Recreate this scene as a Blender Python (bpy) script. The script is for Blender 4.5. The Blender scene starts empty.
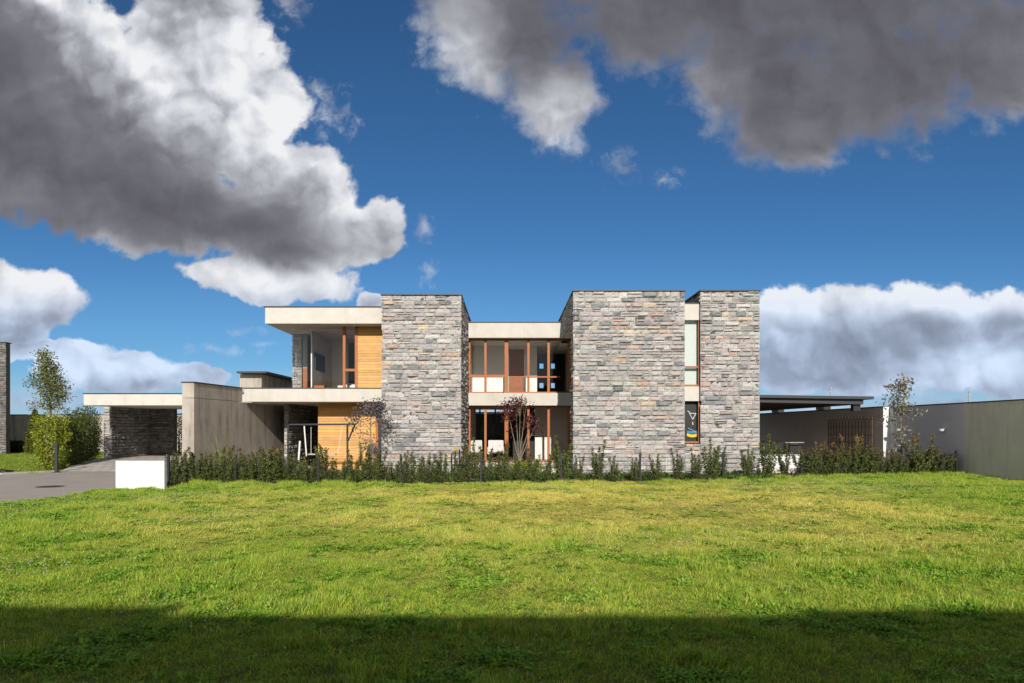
import bpy, math, random
import numpy as np
from mathutils import Vector, noise as mn

random.seed(7); rng = np.random.default_rng(7)
S = bpy.context.scene
COL = S.collection
R = math.radians
EL, AZ = 25.0, 2.0            # sun elevation, and degrees to the right of straight behind the camera

# ------------------------------------------------------------------ camera
cam = bpy.data.objects.new('camera', bpy.data.cameras.new('camera')); COL.objects.link(cam)
cam.location = (0, 0, 1.7); cam.rotation_euler = (R(90), 0, 0)
cam.data.sensor_width = 36; cam.data.lens = 24.01
cam.data.shift_x = 4/1024; cam.data.shift_y = 86.5/1024
cam.data.clip_end = 6000
S.camera = cam
S.view_settings.view_transform = 'Standard'; S.view_settings.look = 'None'
S.view_settings.exposure = 0.0; S.view_settings.gamma = 1

# ------------------------------------------------------------------ node helper
class NT:
    def __init__(s, nt): s.nt = nt; s.n = nt.nodes; s.l = nt.links
    def node(s, t, **kw):
        n = s.n.new(t)
        for k, v in kw.items(): setattr(n, k, v)
        return n
    def put(s, sock, v):
        if isinstance(v, bpy.types.NodeSocket): s.l.new(v, sock)
        elif v is not None:
            if isinstance(v, (tuple, list)) and len(v) == 3 and sock.type == 'RGBA': v = (*v, 1)
            sock.default_value = v
    def m(s, op, a, b=None, c=None, clamp=False):
        n = s.node('ShaderNodeMath', operation=op, use_clamp=clamp)
        s.put(n.inputs[0], a); s.put(n.inputs[1], b); s.put(n.inputs[2], c); return n.outputs[0]
    def v(s, op, a, b=None, scale=None):
        n = s.node('ShaderNodeVectorMath', operation=op)
        s.put(n.inputs[0], a); s.put(n.inputs[1], b)
        if scale is not None: s.put(n.inputs[3], scale)
        return n.outputs[1] if op in ('LENGTH', 'DOT_PRODUCT', 'DISTANCE') else n.outputs[0]
    def mix(s, f, a, b, blend='MIX'):
        n = s.node('ShaderNodeMix', data_type='RGBA', blend_type=blend)
        s.put(n.inputs[0], f); s.put(n.inputs[6], a); s.put(n.inputs[7], b); return n.outputs[2]
    def noise(s, vec, scale, detail=4, rough=.5, out=0, dist=0):
        n = s.node('ShaderNodeTexNoise'); s.put(n.inputs['Vector'], vec)
        s.put(n.inputs['Scale'], scale); s.put(n.inputs['Detail'], detail); s.put(n.inputs['Roughness'], rough)
        s.put(n.inputs['Distortion'], dist); return n.outputs[out]
    def voro(s, vec, scale, detail=0, feature='F1', rough=.5):
        n = s.node('ShaderNodeTexVoronoi', feature=feature); s.put(n.inputs['Vector'], vec)
        s.put(n.inputs['Scale'], scale); s.put(n.inputs['Detail'], detail); s.put(n.inputs['Roughness'], rough); return n.outputs
    def rng(s, val, a, b, c=0., d=1., smooth=True):
        n = s.node('ShaderNodeMapRange', interpolation_type='SMOOTHSTEP' if smooth else 'LINEAR')
        for i, x in enumerate((val, a, b, c, d)): s.put(n.inputs[i], x)
        return n.outputs[0]
    def ramp(s, f, stops):
        n = s.node('ShaderNodeValToRGB'); e = n.color_ramp.elements
        while len(e) < len(stops): e.new(.5)
        for i, (p, c) in enumerate(stops): e[i].position = p; e[i].color = (*c, 1)
        s.put(n.inputs[0], f); return n.outputs[0]

# ------------------------------------------------------------------ world: Nishita sky with clouds at fixed sky directions
W = bpy.data.worlds.new('World'); S.world = W; W.use_nodes = True
w = NT(W.node_tree); W.node_tree.nodes.clear()
bg = w.node('ShaderNodeBackground'); wo = w.node('ShaderNodeOutputWorld'); w.l.new(bg.outputs[0], wo.inputs[0])
SKY = .11
W.cycles.sampling_method = 'NONE'
bg.inputs[1].default_value = SKY
sky = w.node('ShaderNodeTexSky', sky_type='NISHITA'); sky.sun_disc = False
sky.sun_elevation = R(EL); sky.sun_rotation = R(180-AZ); sky.altitude = 2600; sky.air_density = 1.0; sky.dust_density = .25; sky.ozone_density = 2.6
g = w.node('ShaderNodeTexCoord').outputs['Generated']
sep = w.node('ShaderNodeSeparateXYZ'); w.l.new(g, sep.inputs[0])
yy = w.m('MAXIMUM', sep.outputs[1], .08)
U = w.m('MULTIPLY_ADD', w.m('DIVIDE', sep.outputs[0], yy), 6.83, 5.08)      # hundreds of "tangent units" across
V = w.m('MULTIPLY_ADD', w.m('DIVIDE', sep.outputs[2], yy), -6.83, 4.28)     # downwards
cmb = w.node('ShaderNodeCombineXYZ'); w.l.new(U, cmb.inputs[0]); w.l.new(V, cmb.inputs[1])
P0 = cmb.outputs[0]
def warp(p, sc, amp, det=3):
    c = w.noise(p, sc, det, .55, out=1)
    return w.v('ADD', p, w.v('SCALE', w.v('SUBTRACT', c, (.5, .5, .5)), scale=amp))
P1 = warp(P0, 1.3, .32, 2); P = warp(P1, 4.0, .17, 4)
def blobs(p, lst, power=1.0):
    r = None
    for cx, cy, rx, ry, rot in lst:
        mp = w.node('ShaderNodeMapping', vector_type='TEXTURE'); w.l.new(p, mp.inputs[0])
        mp.inputs[1].default_value = (cx/100, cy/100, 0); mp.inputs[2].default_value = (0, 0, R(rot)); mp.inputs[3].default_value = (rx/100, ry/100, 1)
        d = w.m('SUBTRACT', 1.0, w.v('LENGTH', mp.outputs[0]))
        r = d if r is None else w.m('SMOOTH_MAX', r, d, .12)
    return r
CL = [  # big cloud upper left
 (40, 100, 250, 140, 14), (190, 50, 90, 100, 20), (232, 110, 82, 85, 35), (295, 190, 85, 58, 30), (345, 235, 58, 40, 0), (384, 224, 24, 34, 0), (265, 281, 112, 24, 4), (290, 262, 80, 30, 0), (215, 215, 100, 52, 10), (110, 195, 150, 60, 12),
 # dark cloud top right
 (500, 25, 100, 88, 20), (555, 100, 52, 60, 0), (780, -15, 350, 100, 0), (880, 75, 180, 82, -8), (775, 105, 50, 75, 25), (1010, 55, 120, 80, 0), (640, 20, 90, 60, 0), (810, 130, 70, 45, -10), (745, 60, 80, 80, 0),
 # right bank near the horizon
 (900, 338, 195, 62, 0), (785, 318, 38, 42, 0), (850, 325, 90, 48, 0), (1040, 345, 130, 66, 0), (900, 366, 200, 34, 0), (1000, 370, 110, 30, 0), (800, 360, 60, 34, 0),
 # left, low
 (20, 298, 82, 40, 6), (-20, 330, 90, 30, 0), (118, 372, 92, 26, 4), (70, 366, 48, 28, 0), (195, 376, 50, 12, 0), (372, 300, 16, 12, 0), (40, 352, 70, 12, 0),
]
WISP = [(335, 122, 36, 26, 20), (242, 333, 32, 7, 0), (222, 352, 46, 9, 0), (272, 345, 36, 5, 0), (420, 225, 14, 18, 0), (425, 270, 18, 18, 0), (290, 2, 30, 24, 40), (620, 165, 26, 24, 0), (665, 180, 22, 14, 0), (320, 95, 30, 30, 0),
        (60, 398, 260, 14, 0), (900, 408, 260, 10, 0), (880, 394, 200, 10, 0), (150, 410, 200, 10, 0), (640, 410, 400, 10, 0)]
base = blobs(P, CL)
Pw = warp(P0, 9.0, .09, 3)
big = w.m('SUBTRACT', w.noise(P, 1.9, 3, .5), .5)
fb = w.m('SUBTRACT', w.noise(Pw, 3.6, 9, .60), .5)
vo = w.m('SUBTRACT', .42, w.voro(Pw, 3.4, 2, 'F1', .5)[0])
tr = w.m('MULTIPLY', w.rng(U, 3.9, 4.3), w.rng(V, 2.2, 1.9))          # the ragged cloud overhead
dens = w.m('ADD', base, w.m('ADD', w.m('MULTIPLY', big, .35), w.m('MULTIPLY', fb, w.m('MULTIPLY_ADD', tr, .55, .42))))
dens = w.m('ADD', dens, w.m('MULTIPLY', vo, w.m('MULTIPLY_ADD', tr, -.10, .15)))
wn = w.m('SUBTRACT', w.noise(Pw, 5.5, 9, .66, dist=.6), .5)
wisp = w.m('ADD', blobs(P, WISP), w.m('MULTIPLY', wn, 3.4))
a1 = w.rng(dens, w.m('MULTIPLY', tr, -.04), w.m('MULTIPLY_ADD', tr, .34, .16)); a2 = w.m('MULTIPLY', w.rng(wisp, .15, 1.7), .6)
low = w.noise(w.v('MULTIPLY', P0, (.35, 3.2, 1)), 3.0, 6, .6)
a3 = w.m('MULTIPLY', w.m('MULTIPLY', w.rng(low, .40, .66), w.rng(V, 3.68, 3.98)), .8)
alpha = w.m('MAXIMUM', w.m('MAXIMUM', a1, a2), a3)
front = w.rng(sep.outputs[1], .40, .55)
alpha = w.m('MULTIPLY', w.m('MINIMUM', alpha, 1.0), front)
# relief: billow height here against a step towards the light, coarse and fine
def hgt(p, s1, d, r_=.5): return w.noise(p, s1, d, r_)
rel = w.m('MULTIPLY', w.m('SUBTRACT', hgt(P, 1.5, 2), hgt(w.v('ADD', P, (.16, -.22, 0)), 1.5, 2)), .95)
rel = w.m('ADD', rel, w.m('MULTIPLY', w.m('SUBTRACT', hgt(P, 3.6, 5, .45), hgt(w.v('ADD', P, (.06, -.09, 0)), 3.6, 5, .45)), .80))
DARK = [(10, 150, 140, 90, 20), (135, 195, 170, 60, 15), (265, 232, 110, 32, 10), (30, 220, 100, 34, 8), (0, 60, 60, 60, 0),
 (800, -10, 400, 115, 0), (560, 20, 110, 80, 20), (900, 70, 190, 85, -8), (780, 90, 60, 75, 25), (800, 40, 140, 60, 0),
 (840, 368, 140, 22, 0), (890, 352, 100, 24, -6), (1010, 398, 120, 10, 0), (120, 394, 80, 9, 0), (5, 345, 85, 14, 0), (60, 325, 60, 12, 0)]
dk = w.rng(w.m('ADD', blobs(P1, DARK), w.m('MULTIPLY', fb, .12)), -1.0, .95)
dk = w.m('MULTIPLY', dk, w.m('SUBTRACT', 1.0, w.rng(V, 2.5, 2.8, 0, .80)))
HI = [(150, 70, 120, 26, 38), (70, 5, 90, 26, 30), (345, 222, 62, 44, 30), (255, 280, 110, 18, 5), (270, 130, 60, 70, 30), (240, 60, 60, 60, 20), (455, 55, 55, 90, 0), (560, 115, 50, 50, 0), (790, 302, 60, 26, 0), (950, 300, 150, 22, 0), (975, 365, 90, 24, 0), (70, 360, 70, 20, 0), (120, 368, 90, 18, 0), (20, 285, 80, 26, 0)]
hi = w.m('MULTIPLY', w.rng(blobs(P1, HI), -.25, .8), .34)
shade = w.m('SUBTRACT', .64, w.m('MULTIPLY', dk, .57))
shade = w.m('ADD', w.m('ADD', shade, hi), w.m('MULTIPLY', rel, w.m('MULTIPLY', w.rng(dk, .2, .95, .9, .22), w.rng(V, 2.5, 2.8, 1., .6))))
shade = w.m('MULTIPLY', shade, w.m('SUBTRACT', 1., w.m('MULTIPLY', tr, .12)))
edge = w.m('MULTIPLY', w.rng(dens, .0, .6, .15, 0.), w.m('MULTIPLY_ADD', tr, .15, 1.))
shade = w.m('ADD', shade, edge, clamp=True)
cc = w.ramp(shade, [(0, (.098, .096, .116)), (.28, (.20, .20, .23)), (.55, (.40, .41, .45)), (.8, (.66, .68, .73)), (1, (.88, .885, .905))])
blu = w.rng(V, 2.7, 3.4)
cc = w.mix(blu, cc, w.mix(1.0, cc, (.78, .92, 1.12), 'MULTIPLY'))
skyc = w.mix(1.0, sky.outputs[0], (.33, .60, .76), 'MULTIPLY')
hz = w.rng(V, 2.3, 4.3)
skyc = w.mix(w.m('MULTIPLY', hz, .42), skyc, (.22/SKY, .43/SKY, .66/SKY))
skyc = w.mix(w.m('MULTIPLY', w.rng(V, 3.55, 4.2), .6), skyc, (.42/SKY, .56/SKY, .70/SKY))
cover = w.rng(w.m('ADD', w.noise(g, 2.2, 4, .55), w.rng(sep.outputs[2], .1, .8, .10, -.06)), .44, .62)      # bright clouds added outside the view, mostly low, to light the walls
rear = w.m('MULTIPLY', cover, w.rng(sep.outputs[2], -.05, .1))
zen = w.rng(sep.outputs[2], .35, .9, 1., .5)  # zenith dimmed outside the view to deepen the shadow on the lawn
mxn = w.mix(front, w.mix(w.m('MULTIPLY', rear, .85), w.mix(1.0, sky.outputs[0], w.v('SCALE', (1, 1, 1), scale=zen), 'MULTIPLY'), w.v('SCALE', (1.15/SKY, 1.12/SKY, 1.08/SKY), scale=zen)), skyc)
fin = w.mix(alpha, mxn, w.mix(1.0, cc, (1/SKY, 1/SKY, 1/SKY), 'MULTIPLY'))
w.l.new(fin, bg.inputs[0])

# ------------------------------------------------------------------ sun
sun = bpy.data.objects.new('sun', bpy.data.lights.new('sun', 'SUN')); COL.objects.link(sun)
sun.data.energy = 4.9; sun.data.angle = R(.5); sun.data.color = (1, .95, .87)
tosun = Vector((math.sin(R(AZ))*math.cos(R(EL)), -math.cos(R(AZ))*math.cos(R(EL)), math.sin(R(EL))))
sun.rotation_euler = tosun.to_track_quat('Z', 'Y').to_euler(); sun.location = (0, -20, 30)

# ------------------------------------------------------------------ materials
MATS = {}
def material(name, col, rough=.8, vary=.15, scale=3., bump=0., bscale=40., spec=.3, attr=False, metallic=0., trans=0., extra=None):
    m = bpy.data.materials.new(name); m.use_nodes = True; t = NT(m.node_tree); b = m.node_tree.nodes['Principled BSDF']
    geo = t.node('ShaderNodeNewGeometry').outputs['Position']
    n = t.noise(geo, scale, 6, .6)
    c = tuple(col)
    src = (*c, 1)
    if attr:
        a = t.node('ShaderNodeAttribute'); a.attribute_name = 'Col'; src = a.outputs['Color']
    f = t.rng(n, .25, .75, 1-vary, 1+vary, False)
    cx = t.node('ShaderNodeVectorMath', operation='SCALE'); t.put(cx.inputs[0], src if attr else c); t.l.new(f, cx.inputs[3])
    out = cx.outputs[0]
    if extra: out = extra(t, geo, out)
    t.l.new(out, b.inputs['Base Color'])
    b.inputs['Roughness'].default_value = rough; b.inputs['Specular IOR Level'].default_value = spec; b.inputs['Metallic'].default_value = metallic
    if bump:
        bn = t.node('ShaderNodeBump'); bn.inputs['Strength'].default_value = bump; bn.inputs['Distance'].default_value = .02
        t.l.new(t.noise(geo, bscale, 6, .6), bn.inputs['Height']); t.l.new(bn.outputs[0], b.inputs['Normal'])
    if trans:
        tr = t.node('ShaderNodeBsdfTranslucent'); t.l.new(out, tr.inputs[0])
        mx = t.node('ShaderNodeMixShader'); mx.inputs[0].default_value = trans
        t.l.new(b.outputs[0], mx.inputs[1]); t.l.new(tr.outputs[0], mx.inputs[2])
        t.l.new(mx.outputs[0], m.node_tree.nodes['Material Output'].inputs[0])
    MATS[name] = m; return m
def streaks(dark, amt):
    def f(t, geo, c):
        n = t.noise(t.v('MULTIPLY', geo, (3.5, 3.5, .35)), 1.2, 5, .6)
        n2 = t.noise(geo, .8, 4, .6)
        k = t.m('MULTIPLY', t.rng(n, .45, .75), amt); k = t.m('MULTIPLY', k, t.rng(n2, .35, .65, .4, 1.))
        return t.mix(k, c, dark)
    return f
def joints(t, geo, c):        # board-marked concrete: formwork panels
    s = t.node('ShaderNodeSeparateXYZ'); t.l.new(geo, s.inputs[0])
    d = t.m('PINGPONG', s.outputs[1], .9); k = t.rng(d, .006, .02, .22, 0.)
    c = t.mix(k, c, (.12, .11, .10)); return streaks((.15, .13, .11), .85)(t, geo, c)
def stx(t, geo, c):
    v_ = t.v('MULTIPLY', geo, (1, 1, 1.9)); n = t.noise(v_, 3.6, 5, .65); n2 = t.noise(v_, 7.5, 5, .7)
    c = t.mix(t.rng(n, .42, .68, 0, .42), c, (.44, .415, .39)); return t.mix(t.rng(n2, .56, .74, 0, .5), c, (.20, .195, .19))
M_stone = material('stone', (1, 1, 1), .92, .28, 21, .8, 60, .15, attr=True, extra=stx)
M_stone_core = material('stone_core', (.10, .095, .09), .95, .2, 5)
M_conc = material('cream_render', (.565, .525, .465), .9, .08, 2.5, .15, 90, .15, extra=streaks((.36, .33, .28), .3))
M_gwall = material('garage_concrete', (.42, .375, .32), .92, .16, 2.0, .35, 25, .15, extra=joints)
M_rwall = material('raw_concrete', (.62, .585, .48), .93, .10, 1.6, .3, 50, .12, extra=streaks((.40, .37, .29), .5))
M_grey = material('grey_paint', (.56, .53, .55), .8, .04, 2, .08, 120)
M_brownp = material('brown_render', (.48, .395, .34), .9, .08, 2, .1, 80)
M_white = material('white_paint', (.74, .735, .72), .7, .03, 3, .05, 100)
M_inner = material('interior_plaster', (.80, .77, .71), .85, .03, 2)
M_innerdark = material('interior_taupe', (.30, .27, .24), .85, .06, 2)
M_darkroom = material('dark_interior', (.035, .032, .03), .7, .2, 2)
M_floorw = material('interior_floor', (.28, .17, .10), .5, .2, 6)
M_metal = material('dark_metal', (.030, .030, .034), .5, .15, 8, .05, 60, .5)
M_black = material('black_paint', (.012, .012, .013), .45, .1, 8, 0, 1, .5)
def grain(t, geo, c):
    n = t.noise(t.v('MULTIPLY', geo, (1.2, 1.2, 22)), 2.5, 6, .65)
    return t.mix(t.rng(n, .35, .7, 0, .4), c, t.mix(1., c, (.62, .48, .36), 'MULTIPLY'))
M_wood = material('larch_boards', (1, 1, 1), .6, .12, 3, .15, 70, .3, attr=True, extra=grain)
M_frame = material('window_timber', (.36, .12, .036), .5, .12, 9, .1, 80, .35)
M_door = material('door_timber', (.30, .085, .03), .5, .2, 7, .1, 60, .35)
M_leaf = material('leaves', (1, 1, 1), .55, .25, 9, attr=True, trans=.32)
M_bark = material('bark', (.20, .16, .12), .9, .3, 14, .5, 60)
M_flower = material('petals', (.55, .50, .42), .7, .1, 9, trans=.3)
def asph(t, geo, c):
    n = t.noise(geo, .35, 5, .6); c = t.mix(t.rng(n, .35, .65, 0, .35), c, (.42, .375, .335))
    n2 = t.noise(geo, 220, 2, .5); return t.mix(t.rng(n2, .45, .7, 0, .35), c, (.46, .42, .38))
M_asph = material('asphalt', (.37, .325, .285), .92, .14, 1.1, .5, 160, .12, extra=asph)
def pav(t, geo, c):
    b = t.node('ShaderNodeTexBrick'); t.put(b.inputs['Vector'], geo); b.inputs['Scale'].default_value = 1.0
    b.inputs['Brick Width'].default_value = .42; b.inputs['Row Height'].default_value = .42; b.inputs['Mortar Size'].default_value = .012
    b.inputs['Color1'].default_value = (.60, .56, .51, 1); b.inputs['Color2'].default_value = (.42, .39, .36, 1); b.inputs['Mortar'].default_value = (.09, .085, .07, 1)
    return t.mix(.85, c, b.outputs[0])
M_pav = material('paver', (.3, .28, .26), .9, .2, 4, .3, 80, .15, extra=pav)
M_slabp = material('terrace_stone', (.42, .39, .35), .9, .12, 3, .2, 70)
M_soil = material('soil', (.065, .047, .035), .95, .5, 6, .9, 30, .1)
M_kerb = material('kerb_concrete', (.36, .34, .31), .9, .15, 4, .3, 60)
def groundx(t, geo, c):
    n = t.noise(geo, .16, 5, .6); c = t.mix(t.rng(n, .35, .65), c, (.16, .16, .035))
    n2 = t.noise(geo, 9, 5, .6); c = t.mix(t.rng(n2, .5, .72, 0, .6), c, (.19, .14, .065)); return c
M_brslat = material('brown_slat', (.13, .08, .055), .8, .1, 5)
M_ground = material('ground', (.10, .12, .025), .95, .35, 5, .8, 25, .08, extra=groundx)
M_hill = material('hill', (.05, .07, .08), .95, .2, .02)
M_fabric = material('white_fabric', (.72, .70, .68), .9, .06, 8)
M_orange = material('orange_wood', (.50, .16, .04), .6, .1, 8)

def grass_mat():
    m = bpy.data.materials.new('grass_blades'); m.use_nodes = True; t = NT(m.node_tree); b = m.node_tree.nodes['Principled BSDF']
    geo = t.node('ShaderNodeNewGeometry').outputs['Position']
    flat = t.v('MULTIPLY', geo, (1, 1, 0))
    n1 = t.noise(flat, .22, 5, .62); n2 = t.noise(flat, 1.3, 4, .6, dist=.5); n3 = t.noise(flat, 7, 3, .6); n4 = t.noise(flat, 38, 2, .5)
    # drier middle of the plot
    dr = t.m('SUBTRACT', 1.0, t.v('LENGTH', t.v('MULTIPLY', t.v('SUBTRACT', flat, (2.2, 15.5, 0)), (.105, .14, 0))))
    dry = t.rng(t.m('ADD', t.m('MULTIPLY', dr, .95), t.m('ADD', t.m('MULTIPLY', t.m('SUBTRACT', n1, .5), 2.2), t.m('MULTIPLY', t.m('SUBTRACT', n2, .5), 1.5))), -.35, .85)
    c = t.mix(dry, (.26, .405, .034), (.62, .58, .11))
    c = t.mix(t.rng(n3, .42, .72, 0, .65), c, (.48, .56, .045))
    c = t.mix(t.rng(n2, .55, .78, 0, .45), c, (.10, .23, .022))
    st = t.m('MULTIPLY', t.rng(n4, .56, .70), t.rng(dry, 0, 1, .16, .75)); c = t.mix(st, c, (.56, .43, .28))
    n5 = t.noise(flat, 16, 3, .6); c = t.mix(t.rng(n5, .54, .72, 0, .6), c, (.16, .11, .06)); n6 = t.noise(t.v('ADD', flat, (31, 7, 0)), 11, 3, .6); c = t.mix(t.rng(n6, .55, .75, 0, .5), c, (.52, .50, .22))
    a = t.node('ShaderNodeAttribute'); a.attribute_name = 'Col'
    c = t.mix(1., c, a.outputs['Color'], 'MULTIPLY')
    t.l.new(c, b.inputs['Base Color']); b.inputs['Roughness'].default_value = .6; b.inputs['Specular IOR Level'].default_value = .2
    tr = t.node('ShaderNodeBsdfTranslucent'); t.l.new(c, tr.inputs[0]); mx = t.node('ShaderNodeMixShader'); mx.inputs[0].default_value = .3
    t.l.new(b.outputs[0], mx.inputs[1]); t.l.new(tr.outputs[0], mx.inputs[2]); t.l.new(mx.outputs[0], m.node_tree.nodes['Material Output'].inputs[0])
    return m
M_grass = grass_mat()
def glass_mat(name, tint, refl=1.0):
    m = bpy.data.materials.new(name); m.use_nodes = True; t = NT(m.node_tree); m.node_tree.nodes.clear()
    o = t.node('ShaderNodeOutputMaterial'); tr = t.node('ShaderNodeBsdfTransparent'); tr.inputs[0].default_value = (*tint, 1)
    gl = t.node('ShaderNodeBsdfGlossy'); gl.inputs['Roughness'].default_value = .0
    fr = t.node('ShaderNodeFresnel'); fr.inputs[0].default_value = 1.5
    mx = t.node('ShaderNodeMixShader'); t.l.new(t.m('MULTIPLY', fr.outputs[0], 1.8*refl, clamp=True), mx.inputs[0])
    t.l.new(tr.outputs[0], mx.inputs[1]); t.l.new(gl.outputs[0], mx.inputs[2]); t.l.new(mx.outputs[0], o.inputs[0]); return m
M_glass = glass_mat('window_glass', (.97, .98, .975), .42); M_glass_side = glass_mat('side_glass', (.95, .97, .96), .12)

# ------------------------------------------------------------------ mesh helpers
def wl(o):
    v = Vector((0, 0, 0))
    while o is not None: v += o.location; o = o.parent
    return v
def tag(o, label=None, cat=None, group=None, kind=None):
    if label: o['label'] = label
    if cat: o['category'] = cat
    if group: o['group'] = group
    if kind: o['kind'] = kind
    return o
class MB:
    def __init__(s): s.v = []; s.f = []; s.c = []
    def add(s, vs, fs, col=None):
        n = len(s.v); s.v += [tuple(a) for a in vs]; s.f += [tuple(i+n for i in f) for f in fs]; s.c += [col or (1, 1, 1)]*len(vs); return s
    def box(s, x0, x1, y0, y1, z0, z1, col=None):
        vs = [(x, y, z) for z in (z0, z1) for y in (y0, y1) for x in (x0, x1)]
        return s.add(vs, [(0, 2, 3, 1), (4, 5, 7, 6), (0, 1, 5, 4), (2, 6, 7, 3), (0, 4, 6, 2), (1, 3, 7, 5)], col)
    def prism(s, pts, z0, z1, col=None):       # pts counter-clockwise in plan
        n = len(pts); vs = [(x, y, z0) for x, y in pts]+[(x, y, z1) for x, y in pts]
        fs = [tuple(range(n))[::-1], tuple(range(n, 2*n))]+[(i, (i+1) % n, n+(i+1) % n, n+i) for i in range(n)]
        return s.add(vs, fs, col)
    def tube(s, pts, rad, n=6, col=None):
        pts = [Vector(p) for p in pts]; rad = rad if isinstance(rad, (list, tuple)) else [rad]*len(pts)
        vs = []; fs = []
        for i, p in enumerate(pts):
            d = (pts[min(i+1, len(pts)-1)]-pts[max(i-1, 0)]).normalized()
            a = d.cross(Vector((0, 0, 1)) if abs(d.z) < .9 else Vector((1, 0, 0))).normalized(); b = d.cross(a)
            for k in range(n):
                t = 2*math.pi*k/n; vs.append(p+(a*math.cos(t)+b*math.sin(t))*rad[i])
        for i in range(len(pts)-1):
            for k in range(n): fs.append((i*n+k, i*n+(k+1) % n, (i+1)*n+(k+1) % n, (i+1)*n+k))
        fs.append(tuple(range(n))[::-1]); fs.append(tuple((len(pts)-1)*n+k for k in range(n)))
        return s.add(vs, fs, col)
    def build(s, name, mat, parent=None, local=False, bevel=0, smooth=False):
        me = bpy.data.meshes.new(name); me.from_pydata(s.v, [], s.f); me.materials.append(mat)
        a = me.color_attributes.new('Col', 'FLOAT_COLOR', 'POINT')
        a.data.foreach_set('color', np.c_[np.array(s.c, dtype=np.float32).reshape(-1, 3), np.ones(len(s.v), np.float32)].ravel())
        if smooth: me.polygons.foreach_set('use_smooth', [True]*len(me.polygons))
        o = bpy.data.objects.new(name, me); COL.objects.link(o)
        if parent is not None:
            o.parent = parent
            if not local: o.location = -wl(parent)
        if bevel:
            b = o.modifiers.new('bevel', 'BEVEL'); b.width = bevel; b.segments = 2; b.limit_method = 'ANGLE'
        return o
def bx(name, mat, parent, *b, bevel=0, col=None): return MB().box(*b, col=col).build(name, mat, parent, bevel=bevel)
def empty(name, loc, label, cat, group=None):
    o = bpy.data.objects.new(name, None); o.empty_display_size = .3; COL.objects.link(o); o.location = loc
    return tag(o, label, cat, group)
def copy_tree(o, parent=None):
    c = o.copy(); COL.objects.link(c); c.parent = parent
    for ch in o.children: copy_tree(ch, c)
    return c
def X(px, D): return (px-508)*D/683
def Z(py, D): return 1.7+(428-py)*D/683

PAL = [((.435, .41, .385), 24), ((.50, .48, .445), 11), ((.42, .36, .335), 17), ((.38, .355, .335), 16), ((.33, .32, .31), 12), ((.20, .205, .21), 9), ((.53, .43, .31), 1.6), ((.46, .34, .27), 3), ((.38, .35, .35), 9)]
PC = [p[0] for p in PAL]; PW = [p[1] for p in PAL]
def stones(mb, o, u, nrm, L, H, z0=0., holes=(), dark=1.0, seed=1):
    """split-face ashlar laid in uneven courses: o corner (x,y), u along, nrm outward"""
    r = random.Random(seed); u = Vector((u[0], u[1], 0)).normalized(); n = Vector((nrm[0], nrm[1], 0)).normalized()
    z = z0
    while z < z0+H-1e-3:
        h = r.choice([.13, .145, .155, .17, .185]);
        if z+h > z0+H-.06: h = z0+H-z
        s = -r.random()*.3
        while s < L:
            l = r.uniform(.2, .58)
            a, b = max(s, 0), min(s+l, L)
            if L-b < .09: b = L
            s += l
            if b-a < .05: continue
            if any(a < hx1 and b > hx0 and z < hz1 and z+h > hz0 for hx0, hx1, hz0, hz1 in holes): continue
            hs = [(z, z+h)] if r.random() > .14 or h < .15 else [(z, z+h*.5), (z+h*.5, z+h)]
            for za, zb in hs:
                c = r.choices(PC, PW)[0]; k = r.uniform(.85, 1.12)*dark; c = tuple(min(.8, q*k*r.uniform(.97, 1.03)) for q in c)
                pr = r.uniform(.01, .085); nx = max(3, int((b-a)/.07)+1); nz = 4; g = .004
                tl, tt = r.uniform(-.03, .03), r.uniform(-.03, .04); vs = []
                sd = r.random()*100
                for j in range(nz+1):
                    for i in range(nx+1):
                        fu, fv = i/nx, j/nz
                        x = a+g+(b-a-2*g)*fu; zz = za+g+(zb-za-2*g)*fv
                        e = 0 if i in (0, nx) or j in (0, nz) else 1
                        d = pr+tl*(fu-.5)+tt*(.5-fv)+mn.noise(Vector((x*9+sd, zz*14, sd)))*.04
                        d = d if e else min(d*.35, .012)
                        if e: x += r.uniform(-.006, .006); zz += r.uniform(-.005, .005)
                        vs.append(Vector((o[0], o[1], 0))+u*x+n*d+Vector((0, 0, zz)))
                fs = []
                flip = u.cross(Vector((0, 0, 1))).dot(n) < 0
                for j in range(nz):
                    for i in range(nx):
                        q = (j*(nx+1)+i, j*(nx+1)+i+1, (j+1)*(nx+1)+i+1, (j+1)*(nx+1)+i); fs.append(q[::-1] if flip else q)
                # side skirt going back into the wall
                ring = [i for i in range(nx+1)]+[(j)*(nx+1)+nx for j in range(1, nz+1)]+[nz*(nx+1)+i for i in range(nx-1, -1, -1)]+[j*(nx+1) for j in range(nz-1, 0, -1)]
                nb = len(vs); vs += [vs[q]-n*.06 for q in ring]; m_ = len(ring)
                for q in range(m_):
                    f = (ring[q], nb+q, nb+(q+1) % m_, ring[(q+1) % m_]); fs.append(f[::-1] if flip else f)
                mb.add(vs, fs, c)
        z += h
    return mb
def boards(mb, x0, x1, y, z0, z1, bh=.108, seed=1, th=.03):
    r = random.Random(seed); z = z0
    while z < z1-1e-3:
        h = min(bh, z1-z); xs = [x0]; 
        cut = x0+r.uniform(.6, 3.5)
        if cut < x1-.4: xs.append(cut)
        xs.append(x1)
        for a, b in zip(xs[:-1], xs[1:]):
            k = r.uniform(.84, 1.12); c = (.66*k, .375*k*r.uniform(.94, 1.06), .13*k*r.uniform(.85, 1.15))
            mb.box(a+.001, b-.001, y, y+th, z+.004, z+h-.004, c)
        z += h
    return mb

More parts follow.
